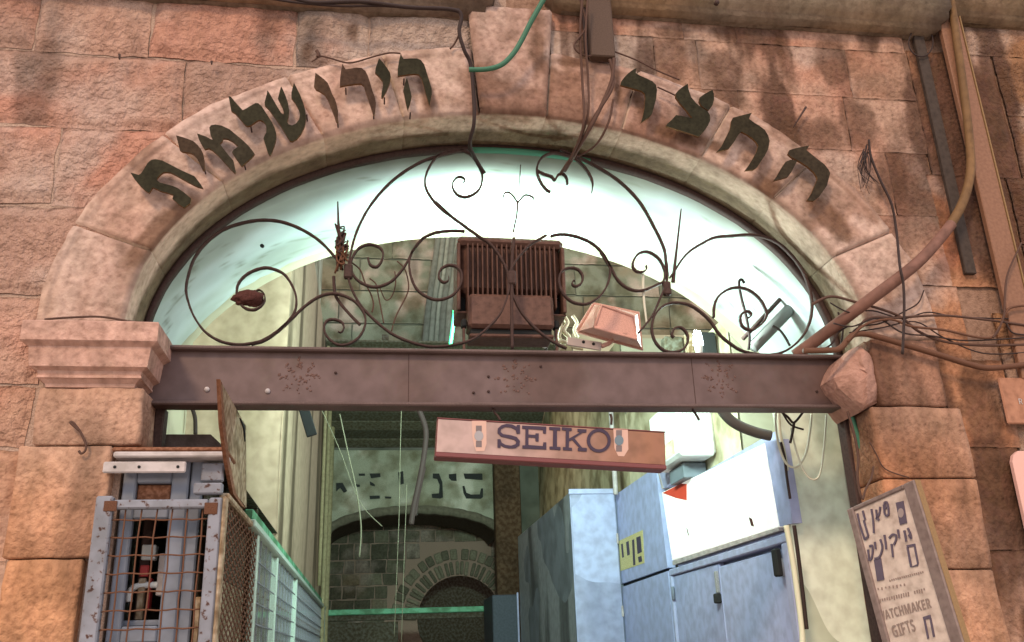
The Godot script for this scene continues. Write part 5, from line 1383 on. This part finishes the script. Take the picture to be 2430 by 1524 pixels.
# ---------------------------------------------------------------- cables, pipes and small things
func cable(called: String, label: String, category: String, runs: Array, m: Material, group := "") -> void:
	# runs: [points, radius] each, the first being the thing itself
	var o: Node = self
	if runs.size() > 1: o = thing(called, label, category, Vector3.ZERO, group)
	for r in runs:
		var st := mb(false)
		tube(st, smooth(r[0], 6), r[1], r[2] if r.size() > 2 else -1.0, 8 if r[1] > 0.01 else 6)
		var x := obj("strand" if runs.size() > 1 else called, st, m, o)
		if runs.size() == 1: tag(x, label, category, group)
func build_cables() -> void:
	cable("black_cable", "black cable dropping beside the keystone from the cornice into the grille", "cable", [[on_z("690,-6,0.13 740,6,0.13 850,4,0.135 960,17,0.135 1060,22,0.135 1086,36,0.13 1081,75,0.12 1093,118,0.10 1108,152,0.07 1115,225,0.06 1116,290,0.045 1106,338,-0.03 1118,372,-0.14 1140,408,-0.2", 0), 0.010]], M.cable_dark)
	cable("black_cable", "thin black cable sagging along the cornice, left of the keystone", "cable", [[on_z("610,-8 700,6 800,14 900,14 1000,21 1082,23", 0.125), 0.006]], M.cable_dark)
	cable("black_cable", "short frayed black lead running from cornice end to the arch ring", "cable", [[on_z("1083,40,0.12 1082,75,0.09 1072,100,0.05 1060,115,0.045", 0), 0.005]], M.cable_brown)
	cable("green_hose", "green garden hose hooked across the keystone", "hose", [[on_z("1285,-10,0.22 1252,48,0.19 1228,95,0.165 1207,128,0.155 1180,153,0.15 1145,163,0.148 1104,164,0.14", 0), 0.0125]], M.hose_green)
	cable("cable_bundle", "bundle of brown cables hanging from the duct down into the grille", "cables", [
		[on_z("1372,-10,0.15 1366,80,0.12 1371,190,0.08 1374,290,0.06 1350,360,-0.05 1322,408,-0.18", 0), 0.007],
		[on_z("1384,-10,0.15 1379,90,0.13 1385,190,0.08 1384,270,0.06 1357,352,-0.06 1330,400,-0.19", 0), 0.006],
		[on_z("1446,138,0.08 1440,190,0.08 1418,245,0.07 1390,300,0.05 1352,365,-0.07 1330,402,-0.2", 0), 0.010],
		[on_z("1436,140,0.08 1444,180,0.075 1438,215,0.08 1400,275,0.06 1368,335,-0.03 1318,412,-0.2", 0), 0.008],
		[on_z("1362,-10,0.14 1380,60,0.13 1352,105,0.12 1368,128,0.1 1392,132,0.08", 0), 0.005],
		[on_z("1444,235,0.06 1432,290,0.05 1400,345,-0.02 1350,372,-0.12", 0), 0.006]], M.cable_brown)
	cable("rusty_wire", "thin rusty wire along the top of the arch ring, tied to a nail", "wire", [[zoomed(740, 100, 7.534, "0,345 60,310 110,265 160,250 300,280 500,340 640,370 800,350 1000,290 1200,232 1400,192 1585,202", 0.05), 0.0045], [zoomed(740, 100, 7.534, "105,265 118,225 105,180 80,150", 0.055), 0.009]], M.cable_brown)
	cable("rusty_wire", "thin brown wire trailing from the duct across letters on the right", "wire", [[on_z("1448,122,0.05 1500,142,0.05 1545,165,0.045 1600,188,0.05", 0), 0.004], [on_z("1548,205,0.06 1585,222,0.06 1620,240,0.06", 0), 0.004]], M.cable_brown)
	tag(spike("1898,252 1868,300", 0.03), "thin iron spike set in the wall above the letter het", "spike")
	# the duct and the trunking
	var d := thing("cable_duct", "brown metal cable duct running down to the arch right of the keystone", "duct")
	var a := pz(1392, 130, 0.085)
	var b := pz(1450, 130, 0.085)
	boxo("cover", Vector3(a.x, a.y, 0.03), Vector3(b.x, 6.0, 0.085), M.duct, d, 0.006)
	boxo("side_flange", Vector3(a.x - 0.02, a.y + 0.03, 0.03), Vector3(a.x - 0.001, 6.0, 0.05), M.cable_dark, d, 0.002)
	var tr := thing("wall_trunking", "flat salmon brown trunking strip running up the wall at the right", "trunking")
	boxo("cover", Vector3(2.985, 2.75, 0.03), Vector3(3.105, 5.6, 0.062), M.orange_trunk, tr, 0.004)
	boxo("gold_edge", Vector3(3.1055, 2.75, 0.03), Vector3(3.113, 5.6, 0.066), M.gold, tr, 0.001)
	tag(boxo("shaded_gap_strip", Vector3(2.845, 3.3, -0.008), Vector3(2.905, 4.7, 0.018), mat(L(0.055, 0.038, 0.03), 0.8, M.rag.albedo_texture, 3.0), self, 0.004), "dark vertical strip painted in for the shaded gap beside the bent pipe", "channel")  # dark bar put where only a shadowed gap runs down the wall
	var p := thing("bent_pipe", "thick bent pipe sweeping from the beam end up the wall at the right", "pipe")
	var low := mb(false)
	tube(low, smooth(on_z("1872,838,-0.16 1930,795,-0.08 2000,742,0.03 2060,697,0.10 2120,652,0.125 2170,610,0.12 2215,560,0.11 2240,528,0.105", 0), 8), 0.030, 0.026, 12)
	obj("lower_run", low, layered(mat(L(0.20, 0.095, 0.07), 0.7, M.rag.albedo_texture, 2.0), M.beam.albedo_texture, 2.0), p)
	var upp := mb(false)
	tube(upp, smooth(on_z("2236,533,0.105 2262,488,0.10 2279,440,0.095 2286,385,0.09 2280,300,0.085 2268,200,0.085 2254,100,0.085 2238,-15,0.085", 0), 8), 0.023, 0.020, 12)
	obj("upper_run", upp, layered(mat(L(0.19, 0.10, 0.04), 0.7, M.rag.albedo_texture, 2.0), M.beam.albedo_texture, 1.3), p)  # yellower than the lower run: the light on it is in the colour
	# wires at the right
	var z6 := func(s: String, z: float): return zoomed(1530, 480, 2.679, s, z)
	cable("wall_cable", "brown cable sagging from the arch foot to the right edge, lowest loop", "cable", [[z6.call("1060,652 1180,600 1330,632 1600,715 1740,820 1900,885 2140,910 2440,905", 0.06), 0.007]], M.cable_brown, "")
	cable("wall_cable", "thin brown cable running nearly level to the right edge, highest of them", "cable", [[z6.call("1270,900 1330,840 1420,740 1600,735 1880,720 2150,745 2440,785", 0.065), 0.006]], M.cable_brown)
	cable("wall_cable", "orange brown cable with a loop that climbs over the trunking", "cable", [[z6.call("1290,885 1400,780 1560,745 1700,790 1900,812 2200,862 2285,720 2330,670 2440,655", 0.085), 0.006]], M.cable_orange)
	cable("wall_cable", "thick orange cable lying along the broken ledge at the right", "cable", [[z6.call("1010,945 1150,942 1240,930 1320,848 1400,838 1480,855 1650,905 1900,980 2060,1030 2200,1055 2440,1030", 0.07), 0.014]], M.cable_orange)
	cable("wall_cable", "thin dark cable hanging straight down over the foot of the arch", "cable", [[zoomed(1530, 0, 2.679, "1425,890 1440,1000 1500,1150 1570,1300 1602,1480", 0.05) + z6.call("1622,400 1645,520 1650,700 1640,965", 0.16), 0.006]], M.cable_dark)
	cable("wall_cable", "thin rusty wire curling down beside the trunking", "cable", [[z6.call("2395,260 2310,450 2290,600 2280,740 2215,862", 0.09), 0.005]], M.cable_brown)
	cable("wire_tangle", "tangle of thin dark wires crossing the foot of the arch at the right", "wires", [
		[z6.call("1180,640 1300,700 1450,690 1640,740 1800,700 2000,730 2440,745", 0.055), 0.0035],
		[z6.call("1250,930 1350,800 1500,770 1660,690 1740,640 1775,560", 0.05), 0.0035],
		[z6.call("1200,770 1320,790 1480,740 1640,830 1820,850 2050,880 2440,860", 0.07), 0.004],
		[z6.call("1300,830 1500,800 1720,760 1900,860 2150,960 2440,955", 0.06), 0.0035],
		[z6.call("2300,770 2340,830 2440,845", 0.07), 0.004],
		[z6.call("1230,700 1260,800 1245,930", -0.1), 0.005],
		[z6.call("1130,940 1190,900 1230,830 1290,790", -0.02), 0.0045]], M.cable_dark)
	cable("wire_loop", "round loop of dark wire on the wall below the cornice", "wire", [[zoomed(1530, 0, 2.679, "1755,180 1810,195 1832,250 1825,310 1790,352 1745,358 1700,330 1678,275 1695,215 1730,185 1800,170 1760,120 1700,40 1650,-10", 0.03), 0.004]], M.cable_dark)
	# dry twigs caught behind the ring
	var tw := thing("dry_twigs", "tuft of dry black twigs behind the arch ring at the right", "twigs")
	for i in 16:
		var r := RandomNumberGenerator.new()
		r.seed = 100 + i
		var x0 := 2040.0 + r.randf_range(-6, 8)
		var pts := on_z("%f,%f %f,%f %f,%f" % [x0, 338 + r.randf() * 30, x0 + r.randf_range(-16, 8), 385 + r.randf() * 20, x0 + r.randf_range(-14, 26), 420 + r.randf() * 40], 0.035 + r.randf() * 0.03)
		var st := mb(false)
		tube(st, smooth(pts, 4), 0.003, 0.001, 5)
		obj("twig", st, M.cable_dark, tw)
	# what hangs in the grille
	var rag := mb(false)
	var rc := pz(588, 702, -0.2)
	var f := func(u: float, v: float):
		var q := Vector3(cos(u * TAU) * sin(v * PI), cos(v * PI), sin(u * TAU) * sin(v * PI))
		var k := 1.0 + 0.35 * na.get_noise_3d(q.x * 90.0, q.y * 90.0, q.z * 90.0) + 0.2 * nb.get_noise_3d(q.x * 260.0, q.y * 260.0, q.z * 260.0)
		return rc + q * Vector3(0.062 * (1.2 if q.x < -0.5 else 1.0), 0.036, 0.034) * k
	grid(rag, 36, 20, f, null, func(u: float, v: float): return Vector3(cos(u * TAU) * sin(v * PI), cos(v * PI), sin(u * TAU) * sin(v * PI)))
	tag(obj("rag_bundle", rag, M.rag, self), "dark red brown rag wad stuffed into the left grille spiral", "rag")
	var nest := thing("wire_tangle", "tangle of rusty wire wound on the left crossing of the grille", "wire")
	for i in 14:
		var r := RandomNumberGenerator.new()
		r.seed = 300 + i
		var pts := []
		var c := pz(803 + r.randf_range(-8, 8), 580 + r.randf_range(-35, 45), -0.2)
		for j in 7: pts.append(c + Vector3(r.randf_range(-0.024, 0.024), r.randf_range(-0.06, 0.06), r.randf_range(-0.03, 0.03)))
		var st := mb(false)
		tube(st, smooth(pts, 4), 0.006, 0.003, 5)
		obj("wire_strand", st, M.rust_wire if i % 2 else M.iron, nest)
	cable("loose_wire", "loose crooked wires dangling from the left scroll of the grille", "wire", [[zoomed(765, 480, 2.679, "180,380 240,430 270,510 310,590 325,650 315,700", -0.24), 0.004], [zoomed(765, 480, 2.679, "300,485 340,520 355,590 375,690 390,770", -0.24), 0.0035], [zoomed(765, 480, 2.679, "475,375 520,420 545,500 540,580 470,720 440,820", -0.24), 0.0035], [zoomed(765, 480, 2.679, "365,540 400,620 440,600 465,520 460,440", -0.24), 0.003]], M.cable_brown)
	cable("iron_rod", "dark iron rod poking down inside the left small scroll", "rod", [[zoomed(420, 480, 3.979, "1480,700 1490,850 1530,940 1640,1070 1730,1160", -0.23), 0.008]], M.iron)
	cable("pale_string", "pale frayed string hanging from the right small spiral of the grille", "string", [[zoomed(1480, 560, 4.637, "215,420 215,560 225,720 240,850 255,965", -0.22), 0.008, 0.005]], M.cable_white)
	# batten and cables under the vault at the right
	var mb1 := thing("meter_box", "small black meter box with a pale strip, seen low through the right of the grille", "box")
	var m0 := pz(1655, 822, -1.6)
	boxo("case", m0 + Vector3(0, -0.1, -0.1), m0 + Vector3(0.10, 0.12, 0.0), M.dark, mb1, 0.01)
	boxo("pale_strip", m0 + Vector3(-0.10, -0.1, -0.09), m0 + Vector3(-0.05, 0.12, -0.01), M.wood, mb1, 0.01)
	boxo("front_plate", m0 + Vector3(-0.24, -0.1, -0.12), m0 + Vector3(-0.11, 0.10, -0.04), M.dark_wood, mb1, 0.01)
	cable("pale_leads", "tangle of pale yellowish leads above the beam beside the pink floodlight", "leads", [[zoomed(1060, 540, 4.822, "1260,1010 1290,1060 1310,1150 1290,1250 1330,1330", -0.6), 0.010], [zoomed(1060, 540, 4.822, "1340,1020 1380,1090 1340,1180 1400,1260 1370,1340", -0.6), 0.012], [zoomed(1060, 540, 4.822, "1440,1010 1490,1090 1460,1170 1500,1260", -0.62), 0.010], [zoomed(1060, 540, 4.822, "1230,1330 1330,1300 1450,1370 1560,1390", -0.58), 0.009]], mat(L(0.62, 0.56, 0.38), 0.7))
	var bt := thing("lamp_batten", "unlit grey lamp batten fixed slantwise under the vault at the right", "lamp")
	var ba: Array = zoomed(1480, 560, 4.637, "1420,1230 1895,740", -0.75)
	var s := mb(false)
	tube(s, [ba[0], ba[1]], 0.034, -1, 10)
	obj("tube_body", s, mat(L(0.17, 0.17, 0.16), 0.5), bt)
	var s2 := mb(false)
	tube(s2, [ba[0] + Vector3(-0.05, 0.05, 0), ba[1] + Vector3(-0.05, 0.06, 0)], 0.012, -1, 8)
	obj("batten_edge", s2, M.iron, bt)
	cable("vault_cable", "dark cable looping over the unlit batten to the vault", "cable", [[zoomed(1480, 560, 4.637, "2170,760 2050,740 2000,690 1880,640 1870,570", -0.7), 0.007], [zoomed(1480, 560, 4.637, "1640,990 1720,1040 1780,1120 1830,1210", -0.7), 0.007], [zoomed(1480, 560, 4.637, "1375,1250 1385,1100 1340,850 1300,700 1270,520 1300,480 1330,520", -0.7), 0.008]], M.cable_dark)
	for q in [[1795, 588, "dark hole plug in the vault above the right spiral"], [618, 580, "small dark hook plug in the left part of the vault"]]:
		var c := pz(q[0], q[1], -0.75)
		var st := mb(false)
		tube(st, [c, c + Vector3(0.0, -0.01, 0.03)], 0.022 if q[0] > 1000 else 0.010, -1, 10)
		tag(obj("wall_plug", st, M.dark, self), q[2], "plug")
	# cables in the passage
	var pipes := thing("pipe_bundle", "bundle of grey pipes climbing the far courtyard wall", "pipes")
	for i in 5:
		var st := mb(false)
		tube(st, smooth(on_z("%d,545 %d,640 %d,720 %d,830" % [1035 + i * 11, 1022 + i * 12, 1010 + i * 12, 1000 + i * 13], -8.2 + 0.02 * i), 5), 0.05 - 0.008 * (i % 3), -1, 8)
		obj("pipe", st, mat(L(0.20, 0.21, 0.17) * (0.7 + 0.25 * (i % 3)), 0.8, M.rag.albedo_texture, 1.0), pipes)
	cable("green_cable", "bright green cable hanging behind the brown floodlight", "cable", [[on_z("1070,732 1066,770 1060,812", -1.2), 0.012]], mat(L(0.02, 0.20, 0.08), 0.5))
	cable("black_cable", "thick black cable hanging in the middle of the courtyard", "cable", [[on_z("985,962 1002,1010 1000,1060 990,1120 975,1190 968,1235", -3.2), 0.022], [on_z("1000,1100 985,1170 978,1215", -3.25), 0.012]], M.cable_dark)
	cable("pale_strings", "pale straight strings stretched down from the left above the kiosk", "string", [[on_z("757,965 800,1060 846,1180 900,1240", -2.6), 0.003], [on_z("800,975 818,1060 838,1150 850,1240 846,1312", -2.6), 0.004, 0.006], [on_z("945,965 942,1080 940,1200 935,1330 928,1500", -2.8), 0.0025], [on_z("958,1140 952,1300 945,1512", -2.9), 0.0025]], mat(L(0.13, 0.12, 0.08), 0.8))
	cable("wall_conduit", "olive conduits running down the end of the cream wall", "conduit", [[[Vector3(-0.56, 5.1, -8.1), Vector3(-0.56, 1.0, -8.1)], 0.035], [[Vector3(-0.57, 5.1, -7.5), Vector3(-0.57, 1.0, -7.5)], 0.028], [[Vector3(-0.57, 5.1, -6.6), Vector3(-0.57, 2.4, -6.6)], 0.02]], mat(L(0.33, 0.29, 0.16), 0.8, M.rag.albedo_texture, 2.0))
	tag(boxo("dark_clamp", Vector3(-0.03, -0.11, -0.01), Vector3(0.03, 0.11, 0.01), M.dark, self, 0.004, Transform3D(Basis(Vector3(0, 0, 1), 0.32), pz(722, 985, -1.5))), "short black bar hanging below the beam before the cream wall", "bar")
	cable("arched_cable", "dark cable arched on the cream wall behind the slab", "cable", [[on_z("452,960 459,985 460,1022", -2.1), 0.013]], M.cable_dark)
	var z9 := func(t: String, z: float): return zoomed(1530, 960, 2.679, t, z)
	cable("white_cables", "white cables looping down the plaster at the right of the cabinets", "cables", [[z9.call("835,40 832,120 850,250 900,375 970,395 1025,310 1050,180 1062,60", -0.45), 0.006], [z9.call("930,150 960,280 1010,420 1070,478 1118,430 1145,220 1155,70", -0.4), 0.005], [z9.call("850,40 860,180 885,300 905,420", -0.6), 0.010]], M.cable_white)
	cable("black_hose", "thick dark hose sagging under the beam above the white light box", "hose", [[z9.call("480,20 530,85 600,135 700,175 800,200", -0.7), 0.028]], mat(L(0.11, 0.10, 0.095), 0.8))
	cable("black_cable", "tangled black leads under the beam beside the white cables", "cable", [[z9.call("860,40 910,80 950,115 1010,45", -0.35), 0.006], [z9.call("950,115 940,180 925,245", -0.35), 0.007], [z9.call("880,60 930,130 1010,160", -0.36), 0.005]], M.cable_dark)
	cable("door_cable", "black cable running down the frame of the blue door", "cable", [[z9.call("865,240 890,340 905,470 925,600", -0.5), 0.007], [z9.call("950,770 975,950 1005,1200 1030,1430", -0.5), 0.010]], M.cable_dark)
	cable("cream_conduit", "cream conduit running down next to the blue door frame", "conduit", [[z9.call("900,770 935,950 965,1150 1000,1420 1005,1560", -0.52), 0.014]], mat(L(0.62, 0.60, 0.45), 0.6))
	cable("green_cable", "dark green cable hanging behind the right pilaster edge", "cable", [[z9.call("1305,40 1340,160 1375,260 1410,372", -0.12), 0.013]], M.hose_green)
	cable("brown_strings", "brown strings holding the watch repair sign from above", "string", [[z9.call("1290,45 1330,180 1358,330 1352,450 1368,560 1385,600", -0.02), 0.006], [z9.call("1455,395 1440,470 1405,540 1388,605", 0.03), 0.005], [z9.call("1430,240 1470,310 1530,410 1680,465", 0.05), 0.003]], M.cable_brown)
	cable("steel_pipe", "thin pale pipe standing between the tall cupboard and the yellow wall", "pipe", [[on_z("1438,960 1444,1060 1450,1165", -3.9), 0.022]], M.light_grey)
	# small fittings on the stone
	cable("wire_hook", "rusty wire hook hanging on the left pilaster", "hook", [[zoomed(0, 960, 2.679, "500,165 455,125 448,112 465,118 500,160 525,205 545,255 540,295 515,312 500,295", 0.05), 0.005]], M.cable_brown)
	cable("ledge_wire", "thin wire lying along the top of the left capital", "wire", [[on_z("105,752 160,748 235,746 300,756 330,760", 0.11), 0.005]], M.cable_brown)
	tag(spike("498,144 498,152", 0.05), "rusty nail in the mortar joint below the wide pink block", "nail")
	tag(spike("281,128 281,140", 0.05), "rusty nail in the joint at the upper left", "nail")
	var cap := mb(false)
	tube(cap, [Vector3(1.70, 4.745, 0.10), Vector3(1.70, 4.745, 0.118)], 0.012, -1, 10)
	tag(obj("cornice_bolt", cap, M.iron, self), "small dark bolt head on the right cornice", "bolt")
	# at the right edge
	var ps := thing("enamel_sign", "pale pink sign with a rounded corner cut by the right edge", "sign")
	var pts := PackedVector2Array()
	var c0 := pz(2383, 1062, 0.05)
	for q in [[0.0, -0.05], [0.012, -0.02], [0.04, 0.0], [0.5, 0.0], [0.5, -0.45], [0.0, -0.45]]: pts.append(Vector2(c0.x + q[0] - 0.01, c0.y + q[1]))
	var es := mb()
	sheet(es, pts, 0.03, 0.05)
	obj("plate", es, mat(L(0.60, 0.34, 0.29), 0.5), ps)
	var pl := thing("wall_plaque", "small brown stone plaque marked R at the right edge", "plaque")
	boxo("plate", pz(2370, 1000, 0.04), pz(2480, 890, 0.055), mat(L(0.36, 0.17, 0.105), 0.8, M.rag.albedo_texture, 2.0), pl, 0.006)
	var font := SystemFont.new()
	font.font_names = PackedStringArray(["Droid Sans"])
	var tm := TextMesh.new()
	tm.text = "R"
	tm.font = font
	tm.font_size = 32
	tm.pixel_size = 0.0011
	tm.depth = 0.002
	var am := ArrayMesh.new()
	am.add_surface_from_arrays(Mesh.PRIMITIVE_TRIANGLES, tm.get_mesh_arrays())
	var li := obj("lettering", am, M.light_grey, pl)
	li.position = pz(2403, 946, 0.057)
func spike(text: String, z: float) -> MeshInstance3D:
	var st := mb(false)
	tube(st, on_z(text, z), 0.006, 0.003, 6)
	return obj("iron_spike", st, M.iron)
